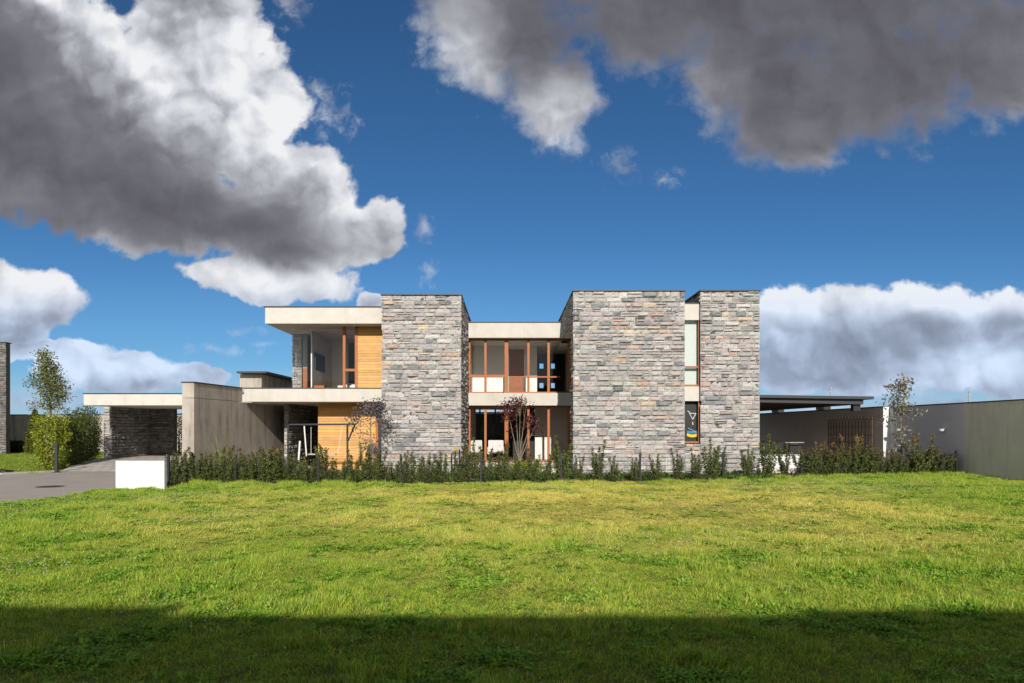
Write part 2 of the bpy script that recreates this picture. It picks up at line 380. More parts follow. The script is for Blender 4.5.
# ================================================================== SETTING: ground, road, paving
gr = MB(); gr.add([(-3000, -200, 0), (3000, -200, 0), (3000, 4000, 0), (-3000, 4000, 0)], [(0, 1, 2, 3)]); tag(gr.build('ground', M_ground), kind='structure')
road = [(-14, -40), (-12.4, 4), (-11.2, 15.1), (-10.75, 18.6), (-10.7, 26.4), (-17.35, 26.4), (-18.4, 24.9), (-24, 22.6), (-70, 17), (-70, -40)]
def sheet(name, pts, z, mat):
    b = MB(); b.add([(p[0], p[1], p[2] if len(p) > 2 else z) for p in pts], [tuple(range(len(pts)))]); return tag(b.build(name, mat), kind='structure')
sheet('road', road, .008, M_asph)
sheet('driveway_paving', [(-17.35, 26.4, .012), (-10.72, 26.4, .012), (-10.4, 31, .25), (-19.2, 31, .25)], 0, M_pav)
sheet('carport_floor', [(-19.6, 31, .25), (-10.0, 31, .25), (-9.6, 37, .25), (-19.6, 37, .25)], 0, M_pav)
sheet('terrace', [(-10.1, 25.7, .02), (-1.9, 25.7, .02), (-1.9, 27.6, .02), (2.2, 27.6, .02), (2.2, 29.9, .02), (-10.0, 30.5, .02)], 0, M_slabp)
sheet('patio', [(9.1, 27.8, .02), (15.7, 27.8, .02), (15.7, 46, .02), (9.1, 46, .02)], 0, M_slabp)
FL = [(-10.1, 20.4), (.12, 20.9), (6.15, 21.9), (10., 23.2), (16.0, 24.4)]
def fenceY(x):
    xs = [p[0] for p in FL]; ys = [p[1] for p in FL]; return float(np.interp(x, xs, ys))
sb = MB(); nb_ = 60
for i in range(nb_+1):
    x = -10.3+26.2*i/nb_; y = fenceY(x); sb.v += [(x, y-.32-.12*mn.noise(Vector((x*1.3, 0, 0))), .012), (x, y+.15, .03), (x, y+.75+.2*mn.noise(Vector((x, 5, 0))), .012)]; sb.c += [(1, 1, 1)]*3
for i in range(nb_):
    for k in (0, 1): sb.f.append((3*i+k, 3*i+3+k, 3*i+4+k, 3*i+1+k))
tag(sb.build('planting_bed', M_soil), kind='structure')
kb = MB(); kp = [(-17.35, 26.3), (-18.4, 24.85), (-24, 22.5), (-70, 16.9)]
for (ax, ay), (bx_, by) in zip(kp[:-1], kp[1:]):
    d = Vector((bx_-ax, by-ay)); n = Vector((d.y, -d.x)).normalized()*.15; n = n if n.y > 0 else -n
    pts = [(ax, ay), (bx_, by), (bx_+n.x, by+n.y), (ax+n.x, ay+n.y)]
    if (Vector(pts[1])-Vector(pts[0])).cross(Vector(pts[2])-Vector(pts[1])) < 0: pts = pts[::-1]
    kb.prism(pts, 0, .07)
tag(kb.build('kerb', M_kerb), kind='structure')
hb = MB()
for i in range(41):
    x = -1900+i*30; zt = 30+26*mn.noise(Vector((i*.17, 3, 0)))+8*mn.noise(Vector((i*.6, 1, 0)))
    hb.v += [(x, 2000, -5), (x, 2300, zt+12), (x, 2700, -5)]; hb.c += [(1, 1, 1)]*3
for i in range(40):
    for k in (0, 1): hb.f.append((3*i+k, 3*i+3+k, 3*i+4+k, 3*i+1+k))
tag(hb.build('hills', M_hill), kind='structure')

# ================================================================== THE HOUSE
H = empty('stone_house', (0, 25, 0), 'two-storey modern house with rough stone blocks, cream slabs and orange timber windows', 'house')
ZT = 3.22; ZB = 2.71; RT = 6.35; RB = 5.72
MB_ = 5.61; MT_ = 6.27; SB_ = 2.675
def stone_block(name, x0, x1, y0, y1, z1, faces, holes=(), z0=0, dark=1, seed=1, cap=True):
    b = bx(name, M_stone_core, H, x0+.08, x1-.08, y0+.03, y1, z0, z1-.01) if not holes else None
    m = MB()
    if 'f' in faces: stones(m, (x0, y0+.03), (1, 0), (0, -1), x1-x0, z1-z0, z0, holes, dark, seed)
    if 'r' in faces: stones(m, (x1-.07, y0), (0, 1), (1, 0), y1-y0, z1-z0, z0, (), dark, seed+1)
    if 'l' in faces: stones(m, (x0+.07, y0), (0, 1), (-1, 0), y1-y0, z1-z0, z0, (), dark, seed+2)
    s = m.build('stone_facing', M_stone, b if b else H)
    if cap:
        bx('parapet_cap', M_metal, b if b else H, x0-.02, x1+.02, y0-.05, y1+.05, z1, z1+.045)
    return b or s
ZS1 = Z(295.2, 25); ZS2 = Z(291.2, 24.4)
stone_block('stone_tower', X(381.3, 25), X(461.3, 25), 25, 31.5, ZS1, 'fr', seed=3)
x20, x21 = X(573.2, 24.4), X(685, 24.4); x30, x31 = X(700.5, 24.4), X(760, 24.4)
# middle block: full height front part, then only its upper part flanks the recess
stone_block('stone_tower', x20, x21, 24.4, 25.6, ZS2, 'fl', seed=11, cap=False)
stone_block('stone_tower', x20, x21, 25.6, 31.5, ZS2, 'l', z0=MB_, seed=17, cap=False)
bx('parapet_cap', M_metal, H, x20-.02, x21+.02, 24.35, 31.5, ZS2, ZS2+.045)
bx('inner_wall', M_innerdark, H, 3.0, x21-.05, 25.6, 34, 0, RB-.004)
stone_block('stone_tower', x30, x31, 24.4, 33, Z(303, 24.6), 'f', seed=23, cap=False)
stone_block('stone_tower', x30, x31, 24.4, 33, ZS2, 'fl', z0=Z(303, 24.6), seed=29)
m = MB(); stones(m, (x21, 24.43), (1, 0), (0, -1), x30-x21, Z(443.5, 24.9), 0, seed=31); m.build('stone_infill', M_stone, H)
bx('infill_core', M_stone_core, H, x21-.02, x30+.02, 24.45, 24.9, 0, Z(443.5, 24.9)-.02)

# left wing: floor slab, roof slab
def bandlab(*a): pass
sl = MB(); sl.prism([(-10.17, 26.3), (X(382.5, 25)+.3, 26.3), (X(382.5, 25)+.3, 33), (-9.5, 33)], ZB, ZT); sl.build('floor_slab', M_conc, H, bevel=.012)
bx('metal_flashing', M_metal, H, -10.2, -4.4, 26.27, 26.5, ZT+.001, ZT+.035)
bx('roof_slab', M_conc, H, X(265, 26.3), -4.4, 26.3, 33, RB, RT, bevel=.012)
bx('roof_flashing', M_metal, H, X(265, 26.3)-.04, -4.4, 26.26, 33, RT+.001, RT+.04)
# middle recess slabs
bx('roof_slab', M_conc, H, -1.72, x20+.1, 29.6, 36.5, MB_, MT_, bevel=.012)
bx('roof_flashing', M_metal, H, -1.72, x20+.0, 29.56, 36, MT_+.001, MT_+.035)
bx('ceiling', M_inner, H, x20+.1, 3.0, 25.62, 29.59, MB_-.03, MB_-.002)
bx('ceiling', M_inner, H, x20+.101, 3.0, 29.6, 36.5, MB_, MB_+.1)
bx('floor_slab', M_conc, H, -1.72, 2.78, 29.6, 36.5, SB_, ZT, bevel=.012)
# slot between the right blocks
bx('roof_slab', M_conc, H, x21-.05, x30+.05, 24.58, 26, Z(320, 24.6), Z(304, 24.6))
bx('roof_flashing', M_metal, H, x21-.05, x30+.0, 24.56, 26, Z(304, 24.6)+.001, Z(304, 24.6)+.04)
bx('floor_slab', M_conc, H, x21-.05, x30+.05, 24.58, 26, Z(401, 24.6), Z(386.5, 24.6))

# garage wall (turned a little), with cap and band
gw = MB(); gA = (-10.53, 22.9); gd = Vector((.092, 1)).normalized(); gn = Vector((gd.y, -gd.x))
gB = (gA[0]+gd.x*9.5, gA[1]+gd.y*9.5); tk = X(194, 22.9)-X(182, 22.9)
gw.prism([(gA[0]-tk, gA[1]), (gA[0], gA[1]), gB, (gB[0]-tk, gB[1])], 0, ZB-.012); gwo = gw.build('garden_wall', M_gwall, H, bevel=.01)
MB().prism([(gA[0]-tk, gA[1]), (gA[0], gA[1]), (gA[0]+gd.x*3.4, gA[1]+gd.y*3.4), (gA[0]+gd.x*3.4-tk, gA[1]+gd.y*3.4)], ZB, ZT).build('upper_band', M_gwall, gwo, bevel=.01)
MB().prism([(gA[0]-tk-.03, gA[1]-.03), (gA[0]+.03, gA[1]-.03), (gA[0]+gd.x*3.4+.03, gA[1]+gd.y*3.35), (gA[0]+gd.x*3.4-tk-.03, gA[1]+gd.y*3.35)], ZT+.001, ZT+.035).build('wall_cap', M_metal, gwo)
# carport roof
cx0 = X(83.5, 30.5)
bx('carport_roof', M_conc, H, cx0, -10.75, 30.5, 37, ZB, ZT+.0, bevel=.012)
bx('roof_flashing', M_metal, H, cx0-.03, -10.75, 30.47, 37, ZT+.001, ZT+.04)
# carport stone pier wall and back wall
p0, p1 = X(103.5, 32.65), X(111, 32.65)
pm = MB(); stones(pm, (p0, 32.68), (1, 0), (0, -1), p1-p0, ZB-.23, .25, seed=41); stones(pm, (p1-.03, 32.65), (0, 1), (1, 0), 3.6, ZB-.23, .25, dark=.5, seed=42)  # receding side darkened in its stone colour to stand for shade
stones(pm, (p1, 36.2), (1, 0), (0, -1), X(173.5, 36.2)-p1, ZB-.23, .25, dark=.45, seed=43)  # carport shade put into the back wall's stone colour
pw = pm.build('carport_stone_wall', M_stone, H)
cm = MB(); cm.box(p0+.02, p1-.03, 32.7, 36.5, 0, ZB+.01); cm.box(p1, X(173.5, 36.2), 36.24, 36.6, 0, ZB+.01); cm.build('wall_core', M_stone_core, pw)
# entry stone wall running back from the slab edge
e0, e1 = X(284, 28.5), X(288.5, 28.5)
em = MB(); stones(em, (e0, 28.53), (1, 0), (0, -1), e1-e0, ZB, 0, seed=51); stones(em, (e1-.03, 28.5), (0, 1), (1, 0), 4.5, ZB, 0, dark=.6, seed=52)  # side face stones coloured darker than the end: shade painted in
ew = em.build('entry_stone_wall', M_stone, H); bx('wall_core', M_stone_core, ew, e0+.02, e1-.03, 28.54, 33, 0, ZB-.01)
bx('entry_back_wall', M_innerdark, H, -10, -4.5, 33.0, 33.3, 0, ZB-.004)
bx('entry_door', M_door, H, -8.6, -7.7, 32.92, 33.0, 0, 2.2)
# timber walls
lx0, lx1 = X(318, 27.5), X(376, 27.5)
bo = boards(MB(), lx0, lx1, 27.5, .02, ZB-.01, seed=5).build('timber_wall', M_wood, H); bx('wall_core', M_innerdark, bo, lx0+.01, lx1, 27.54, 32.9, 0, ZB-.01)
ux0, ux1 = X(357.5, 27.1), X(382.5, 27.1)+.1
bo = boards(MB(), ux0, ux1, 27.1, ZT+.03, RB-.004, seed=6).build('timber_wall', M_wood, H); bx('wall_core', M_inner, bo, ux0+.01, ux1, 27.14, 27.3, ZT, RB-.01)
nw = bx('narrow_window', M_frame, H, lx1+.0, lx1+.1, 27.42, 27.5, 0, 2.1)
bx('pane', M_black, nw, lx1+.1, -4.5, 27.46, 27.5, 0, ZB-.01)
# stone pier behind the corner glass
q0, q1 = X(292.3, 29.35), X(301.7, 29.35)
qm = MB(); stones(qm, (q0, 29.38), (1, 0), (0, -1), q1-q0, RB-ZT, ZT, seed=61); stones(qm, (q0+.03, 29.35), (0, 1), (-1, 0), 3, RB-ZT, ZT, seed=62)
qp = qm.build('stone_pier', M_stone, H); bx('wall_core', M_stone_core, qp, q0+.02, q1-.02, 29.39, 33, ZT, RB-.01)
bx('timber_post', M_frame, H, X(302.2, 29.2), X(306.5, 29.2), 29.3, 29.5, ZT, Z(368, 29.2))
bx('dark_post', M_innerdark, H, X(302.2, 29.2), X(306.5, 29.2), 29.3, 29.5, Z(368, 29.2)+.001, RB-.01)
# upper room interior
bx('partition', material('beige_plaster', (.72, .66, .60), .85), H, -8.17, -8.12, 28.3, 31.6, ZT, RB-.004)
bx('inner_wall', M_inner, H, -8.12, -4.6, 31.5, 31.7, ZT, RB-.004)
bx('inner_floor', M_floorw, H, -8.5, -4.7, 27.2, 31.5, ZT+.001, ZT+.02)
cwx = X(294.6, 27.1)
win = MB(); y0 = 27.06
win.box(X(343, 27.1), X(345.7, 27.1), y0, y0+.1, ZT+.03, RB-.004); win.box(X(355, 27.1), ux0, y0, y0+.1, ZT+.03, RB-.004)
win.box(X(345.7, 27.1), X(355, 27.1), y0+.01, y0+.09, Z(371.3, 27.1), Z(368.8, 27.1)); win.box(cwx, X(343, 27.1), y0+.01, y0+.09, ZT+.03, ZT+.075)
win.box(X(345.7, 27.1), X(355, 27.1), y0+.01, y0+.09, ZT+.03, ZT+.075)
wo_ = win.build('corner_window', M_frame, H)
gm = MB(); gm.add([(cwx, 27.1, ZT+.07), (X(343, 27.1), 27.1, ZT+.07), (X(343, 27.1), 27.1, RB), (cwx, 27.1, RB)], [(0, 1, 2, 3)]); gm.build('pane', M_glass, wo_)
gm = MB(); gm.add([(cwx, 29.3, ZT+.03), (cwx, 27.1, ZT+.03), (cwx, 27.1, RB), (cwx, 29.3, RB)], [(0, 1, 2, 3)]); gm.build('pane', M_glass_side, wo_)
a, b_ = X(345.7, 27.1), X(355, 27.1)
gm = MB(); gm.add([(a, 27.11, ZT+.07), (b_, 27.11, ZT+.07), (b_, 27.11, RB), (a, 27.11, RB)], [(0, 1, 2, 3)]); gm.build('pane', M_glass, wo_)
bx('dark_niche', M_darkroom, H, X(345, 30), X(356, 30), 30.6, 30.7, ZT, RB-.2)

# middle glazing, both storeys
GY = 29.95
def glazing(z0, z1, muls, rail=None):
    f = MB(); xl, xr = -1.70, 2.62
    for pa, pb in muls: f.box(X(pa, GY), X(pb, GY), GY, GY+.12, z0, z1)
    f.box(xr, 3.0, GY+.001, GY+.14, z0, z1); f.box(xl-.03, xl+.05, GY+.01, GY+.12, z0, z1)
    fr = f.build('window_frame', M_frame, H)
    for za_, zb_ in ((z0+.001, z0+.07), (z1-.07, z1-.001)): MB().box(xl, xr, GY+.013, GY+.107, za_, zb_).build('frame_rail', M_frame, fr)
    if rail: MB().box(xl, X(506, GY), GY-.012, GY+.108, Z(377.4, GY), Z(374.8, GY)).box(X(509, GY), X(560, GY), GY-.012, GY+.108, Z(377.6, GY), Z(376.2, GY)).build('guard_rail', M_frame, fr)
    g_ = MB(); g_.add([(xl, GY+.06, z0+.06), (xr, GY+.06, z0+.06), (xr, GY+.06, z1-.06), (xl, GY+.06, z1-.06)], [(0, 1, 2, 3)]); g_.build('pane', M_glass, fr)
glazing(ZT, MB_, [(484.3, 486.6), (504.6, 508.3), (527.3, 529.6), (547.4, 549.8)], True)
glazing(.22, SB_, [(484.3, 486.6), (504.6, 508.3), (527.3, 529.6), (547.4, 549.8)])
bx('window_sill', M_slabp, H, -1.70, 2.9, GY-.08, GY+.2, .0, .215)
bx('side_wall', M_inner, H, -1.9, -1.72, 31.5, 36.5, 0, RB-.004)
bx('side_wall', M_inner, H, 3.0, 3.15, 34.02, 36.5, 0, RB-.004)
# corridor back wall upstairs with door and opening
BY = 32.65
bx('inner_wall', M_inner, H, -1.7, X(508.5, BY), BY, BY+.15, ZT+.001, RB-.004)
bx('inner_wall', M_inner, H, X(524.5, BY), X(537, BY), BY, BY+.15, ZT+.001, RB-.004)
bx('inner_wall', M_inner, H, X(508.5, BY), X(524.5, BY), BY, BY+.15, Z(349, BY), RB-.004)
dd = bx('inner_door', M_door, H, X(508.7, BY), X(524.3, BY), BY+.05, BY+.11, ZT+.001, Z(349.2, BY))
bx('door_handle', M_metal, dd, X(522.3, BY), X(523, BY), BY-.02, BY+.049, ZT+1.0, ZT+1.05)
dw = MB(); DY = 36.0; xa, xb = 1.3, 3.0; zs = [ZT, Z(388, DY), Z(383, DY), Z(368.5, DY), Z(363.5, DY), RB]
hx = [(X(539.5, DY), X(543.5, DY)), (X(551.0, DY), X(554.8, DY))]
for i in range(5):
    if i in (1, 3):
        xs = [xa, hx[0][0], hx[0][1], hx[1][0], hx[1][1], xb]
        for k in (0, 2, 4): dw.box(xs[k], xs[k+1], DY, DY+.1, zs[i], zs[i+1])
    else: dw.box(xa, xb, DY, DY+.1, zs[i], zs[i+1])
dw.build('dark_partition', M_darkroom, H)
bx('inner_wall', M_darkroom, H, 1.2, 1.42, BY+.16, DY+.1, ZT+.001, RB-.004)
# downstairs interior
bx('inner_floor', M_floorw, H, -1.7, 2.95, 30.1, 38, .02, .2)
bx('inner_wall', M_inner, H, X(535, BY), 3.0, BY, BY+.15, .2, ZB-.004)
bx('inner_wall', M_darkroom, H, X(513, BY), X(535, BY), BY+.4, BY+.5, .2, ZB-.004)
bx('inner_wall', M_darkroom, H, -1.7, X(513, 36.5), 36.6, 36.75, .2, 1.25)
bk = MB()
for pxx in (470, 479, 494.5, 509): bk.box(X(pxx, 36.5), X(pxx+1.6, 36.5), 36.55, 36.65, 1.25, ZB-.01)
bk.box(X(469, 36.5), X(511, 36.5), 36.56, 36.64, 1.25, 1.32); bk.build('rear_window_frame', M_black, H)
bx('rear_blind', material('smoked_glass', (.03, .036, .042), .2, .1, 3, 0, 1, .6), H, -1.9, X(513, 36.5), 36.72, 36.76, 1.25, ZB-.25)
# slot windows
sy = 24.66; sx0, sx1 = x21-.04, x30+.04; fr = X(697.9, sy)
def slot(z0, z1, pane, tr=None):
    f = MB(); f.box(fr, sx1, sy-.05, sy+.05, z0, z1); f.box(sx0, fr, sy-.048, sy+.05, z0, z0+.06)
    if tr: f.box(sx0, fr, sy-.047, sy+.05, tr-.03, tr+.03)
    fo = f.build('slot_window', M_frame, H)
    g_ = MB(); g_.add([(sx0, sy+.01, z0), (fr, sy+.01, z0), (fr, sy+.01, z1), (sx0, sy+.01, z1)], [(0, 1, 2, 3)]); g_.build('pane', pane, fo)
slot(Z(386.3, sy), Z(320, sy), M_glass, Z(367, sy)); slot(Z(443, sy), Z(401, sy), M_glass)
bx('window_blind', material('pale_blind', (.56, .61, .575), .8, .03, 3), H, x21, x30, sy+.18, sy+.2, Z(386.3, sy), Z(320, sy))
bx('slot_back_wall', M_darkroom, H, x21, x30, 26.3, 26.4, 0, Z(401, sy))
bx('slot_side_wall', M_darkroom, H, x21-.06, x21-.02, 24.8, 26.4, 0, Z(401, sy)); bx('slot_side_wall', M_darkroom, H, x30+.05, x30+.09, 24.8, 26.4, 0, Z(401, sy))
# roof box with thin overhanging lid
rb = bx('roof_box', M_gwall, H, X(239.8, 29), X(261.5, 29), 29, 33.2, ZT+.001, Z(374.3, 29))
bx('box_lid', M_metal, rb, X(237.5, 28.7), X(261.5, 29)+.35, 28.6, 33.5, Z(373.8, 29), Z(372.2, 28.7)+.03)
bx('rear_wall', M_conc, H, -9.3, 9.0, 38.2, 38.4, 0, 2.6)

# ------------------------------------------------------------------ things inside the house
tv = empty('television', (-8.1, 29.4, ZT+1.2), 'black flat television hung on the upstairs partition wall', 'television')
z0_, z1_ = Z(371, 29.2), Z(354.5, 29.2)
bx('screen', M_black, tv, -8.08, -8.035, 28.55, 30.0, z0_, z1_, bevel=.008); bx('wall_bracket', M_metal, tv, -8.12, -8.08, 29.1, 29.4, z0_+.25, z1_-.25)
bd = empty('bed', (-6.6, 28.3, ZT), 'bed with white pillows behind the upstairs corner window', 'bed')
bx('bed_base', M_orange, bd, -7.0, -6.0, 27.9, 29.9, ZT+.02, ZT+.12); bx('mattress', M_fabric, bd, -6.98, -6.02, 27.92, 29.8, ZT+.12, ZT+.22, bevel=.04)
for px_ in (343, 351.5): bx('pillow', M_white, bd, X(px_, 28), X(px_+6, 28), 27.5+.35, 28.2, ZT+.08, ZT+.26, bevel=.05)
cb = empty('low_cabinet', (-7.8, 28.2, ZT), 'low orange wooden cabinet at the foot of the upstairs corner window', 'cabinet')
bx('cabinet_body', M_orange, cb, X(314, 28), X(324, 28), 28, 28.4, ZT+.02, ZT+.2, bevel=.01); bx('cabinet_top', M_frame, cb, X(313.6, 28), X(324.4, 28), 27.98, 28.42, ZT+.201, ZT+.225)
def armchair(x, y, label, rz):
    a = empty('armchair', (x, y, .2), label, 'chair', 'white chairs behind the ground floor glazing')
    b = MB(); b.box(-.32, .32, -.3, .3, .36, .48); b.build('seat', M_fabric, a, True, .04)
    b = MB(); b.prism([(-.33, .24), (.33, .24), (.36, .36), (-.36, .36)], .4, .95); b.build('backrest', M_fabric, a, True, .04)
    for s in (-1, 1):
        MB().box(s*.36-.05, s*.36+.05, -.28, .25, .3, .64).build('armrest', M_fabric, a, True, .03)
        for t_ in (-1, 1): MB().tube([(s*.28, t_*.24, .36), (s*.32, t_*.27, 0)], .018).build('leg', M_metal, a, True)
    a.rotation_euler.z = rz; return a
armchair(X(497, 31.2), 31.2, 'white upholstered armchair just left of the thick middle mullion', 3.0)
armchair(X(472, 31), 31, 'white armchair partly hidden by the left stone block', 3.6)
art = empty('wall_art', (6.6, 24.85, 1.2), 'dark artwork with white triangle and blue and yellow curved band in the slot window', 'artwork')
bx('canvas', M_black, art, x21-.03, x30+.03, 24.83, 24.87, .9, 2.70)
ay = 24.80; ac = X(692.5, 24.8)
def az(y): return Z(y, 24.8)
tr_ = [(X(689.5, 24.8), az(413.5)), (X(696, 24.8), az(413.5)), (X(692.7, 24.8), az(419.5))]
t_ = MB()
for i in range(3):
    (a1_, b1), (a2_, b2) = tr_[i], tr_[(i+1) % 3]; t_.tube([(a1_, ay, b1), (a2_, ay, b2)], .016, 4)
t_.tube([(X(692.7, 24.8), ay, az(422)), (X(692.7, 24.8), ay, az(425))], .02, 5); t_.tube([(X(688, 24.8), ay, az(428)), (X(697, 24.8), ay, az(432.5))], .008, 4); t_.tube([(X(687.5, 24.8), ay, az(411)), (X(690, 24.8), ay, az(413))], .02, 4)
t_.build('white_lines', M_white, art)
def band(y0, y1, mat, nm):
    b = MB(); n = 10
    for i in range(n+1):
        f = i/n; px_ = 687+f*11; c = -math.sin(f*math.pi)*2.2; b.v += [(X(px_, 24.8), ay+.005, az(y1-c*.6)), (X(px_, 24.8), ay+.005, az(y0-c*.2))]; b.c += [(1, 1, 1)]*2
    for i in range(n): b.f.append((2*i, 2*i+2, 2*i+3, 2*i+1))
    b.build(nm, mat, art)
band(430.5, 433.2, material('blue_ink', (.02, .22, .45), .5), 'blue_band'); band(433.3, 436, material('yellow_ink', (.75, .55, .05), .5), 'yellow_band')

# ================================================================== other structures
def wallthing(name, label, parts):
    o = empty(name, parts[0][1][:1]+(parts[0][1][2], 0), label, 'wall')
    return o
# right boundary wall: raw concrete, then grey painted, then the proud brown stretch with its sunlit end
bw = empty('boundary_wall', (16.2, 12, 0), 'long boundary wall on the right, raw concrete near, grey and brown farther off', 'wall')
RX = 16.25; yA = 24.35; yB = 29.1
bx('raw_concrete_stretch', M_rwall, bw, RX, RX+.2, 3, yA, 0, 2.58); bx('grey_stretch', M_grey, bw, RX+.003, RX+.197, yA+.002, yB, 0, 2.58)
fs_ = MB(); fs_.box(15.98, RX+.19, yB+.002, 60, 0, 2.58); fs_.build('brown_stretch', M_brownp, bw); bx('white_end', M_white, bw, 15.975, RX+.0, yB-.03, yB, 0, 2.6)
bx('coping', M_metal, bw, RX-.03, RX+.23, 3, yB, 2.581, 2.615); bx('coping', M_metal, bw, 15.95, RX+.22, yB+.01, 60, 2.601, 2.63)
for (D, lab) in ((25.4, 'nearer white bowl wall lamp on the grey wall, at right'), (28.2, 'farther white wall lamp on the grey wall behind the leafy young tree')):
    l = empty('wall_lamp', (RX, D, 1.62), lab, 'lamp', 'wall lamps on the boundary wall')
    b = MB(); pr = [(.02, -.07), (.09, -.03), (.12, .05)]; n = 14
    for r_, z_ in pr:
        for k in range(n): b.v.append((-.12+r_*math.cos(2*math.pi*k/n), r_*math.sin(2*math.pi*k/n), z_)); b.c.append((1, 1, 1))
    for i in range(2):
        for k in range(n): b.f.append((i*n+k, i*n+(k+1) % n, (i+1)*n+(k+1) % n, (i+1)*n+k))
    b.f.append(tuple(range(n))[::-1]); b.build('lamp_bowl', M_white, l, True); MB().box(-.03, 0, -.05, .05, -.06, .06).build('back_plate', M_white, l, True)
# trellis on the brown wall
for i, (pa, pb) in enumerate(((828, 839), (842, 855), (858, 872))):
    ya, yb = 15.9*683/(pa-508), 15.9*683/(pb-508)
    t_ = MB(); 
    for k in range(5): y = ya+(yb-ya)*k/4; t_.box(15.9, 15.93, y-.012, y+.012, .2, 2.2)
    for k in range(6): z = .3+k*.36; t_.box(15.925, 15.95, min(ya, yb)-.1, max(ya, yb)+.1, z-.01, z+.01)
    tag(t_.build('wall_trellis', M_brslat), 'dark wire trellis on the brown wall, %s of three' % ['leftmost', 'middle', 'rightmost'][i], 'trellis', 'trellises on the brown wall')
# pergola
PG = empty('pergola', (12, 29.4, 0), 'dark flat metal pergola roof right of the stone house', 'pergola')
def slopebox(name, x0, x1, y0, y1, za, zb, t0, par=PG, mat=M_metal):
    vs = [(x, y, z) for z in (0, 1) for y in (y0, y1) for x in (x0, x1)]
    vs = [(x, y, (za if x == x0 else zb)+(t0 if z else 0)) for x, y, z in vs]
    b = MB(); b.add(vs, [(0, 2, 3, 1), (4, 5, 7, 6), (0, 1, 5, 4), (2, 6, 7, 3), (0, 4, 6, 2), (1, 3, 7, 5)]); return b.build(name, mat, par)
slopebox('roof_plate', 9.05, 15.65, 29.2, 46, 3.03, 2.93, .12); slopebox('fascia', 9.05, 15.3, 29.4, 29.5, 2.84, 2.72, .188); slopebox('edge_beam', 15.2, 15.3, 29.51, 46, 2.72, 2.718, .2)
sm = MB()
for i in range(34): y = 29.8+i*.48; sm.box(9.06, 15.18, y, y+.1, 2.84, 2.915)
sm.build('ceiling_slats', M_brslat, PG)
for y in (33.8, 39.5, 45.0): bx('wall_bracket', M_black, PG, 15.301, 15.97, y, y+.14, 2.60, 2.79)
bx('post', M_black, PG, 9.2, 9.32, 29.6, 29.72, 0, 2.83)
bx('post', M_black, PG, 9.2, 9.32, 45.5, 45.62, 0, 2.83)
bx('box_lamp', M_black, PG, X(853, 29.6), X(860, 29.6), 29.55, 29.8, Z(411, 29.6), 2.715)
# patio furniture
tb = empty('patio_table', (11.4, 34, 0), 'wooden patio table under the dark pergola', 'table')
bx('tabletop', material('weathered_top', (.40, .31, .25), .7), tb, X(757, 34), X(800, 34), 33.4, 34.6, 1.0, 1.05, bevel=.01)
for lx in (12.85, 14.2):
    for ly in (33.5, 34.4): bx('leg', M_black, tb, lx, lx+.06, ly, ly+.06, 0, 1.0)
for i, px_ in enumerate((765.5, 771, 777)):
    c = empty('patio_chair', (X(px_, 33), 33, 0), 'dark patio chair at the table, %s of three' % ['leftmost', 'middle', 'rightmost'][i], 'chair', 'patio chairs at the table')
    MB().box(-.2, .2, -.2, .2, .55, .62).build('seat', M_black, c, True, .02)
    MB().box(-.2, .2, -.23, -.19, .66, .98).build('backrest', M_black, c, True, .01)
    for sx in (-1, 1):
        for sy_ in (-1, 1): MB().tube([(sx*.18, sy_*.18, 0), (sx*.18, sy_*.18, .9 if sy_ < 0 else .55)], .014).build('leg', M_black, c, True)
gb = empty('barbecue', (X(792, 31.5), 31.5, 0), 'black barbecue cart right of the patio table', 'barbecue')
bx('cabinet', M_black, gb, X(787, 31.5), X(799, 31.5), 31.2, 31.8, .12, .88, bevel=.01); bx('lid', M_black, gb, X(788, 31.5), X(798, 31.5), 31.25, 31.7, .88, 1.02, bevel=.06); bx('shelf', M_slabp, gb, X(784, 31.5), X(802, 31.5), 31.3, 31.6, 1.022, 1.05)
pl_ = empty('low_garden_wall', (10.8, 27, 0), 'low white garden wall beyond the hedge beside the right stone block', 'wall')
MB().prism([(9.3, 27), (11.3, 27), (11.55, 27.05), (11.7, 27.25), (11.55, 27.4), (9.3, 27.4)], 0, .6).build('wall_body', M_white, pl_, bevel=.02)
MB().prism([(9.28, 26.96), (11.3, 26.96), (11.58, 27.02), (11.74, 27.25), (11.58, 27.44), (9.28, 27.44)], .601, .64).build('wall_top', M_white, pl_, bevel=.01)

# white utility box by the road
ub = empty('utility_box', (X(140, 18.7), 18.7, 0), 'white rendered utility enclosure beside the asphalt road', 'enclosure')
ux_0, ux_1 = X(115.5, 18.7), X(164.3, 18.7)
M_encl = material('weathered_white', (.72, .715, .70), .75, .04, 3, .1, 60, extra=streaks((.50, .48, .43), .35))
bx('enclosure_body', M_encl, ub, ux_0, ux_1, 18.7, 18.84, 0, .80, bevel=.006); bx('top_slab', M_kerb, ub, ux_0-.006, ux_1+.006, 18.694, 18.84, .801, .815)
# manhole
mh = MB(); mh.v = [(X(50, 19.7)+.36*math.cos(a), 19.7+.36*math.sin(a), .014) for a in np.linspace(0, 2*math.pi, 24, endpoint=False)]; mh.c = [(1, 1, 1)]*24; mh.f = [tuple(range(24))]
mh.prism([(X(50, 19.7)+.2*math.cos(a), 19.7+.2*math.sin(a)) for a in np.linspace(0, 2*math.pi, 16, endpoint=False)], .014, .02)
tag(mh.build('manhole_cover', M_metal), 'round dark manhole cover set in the asphalt road', 'manhole cover')
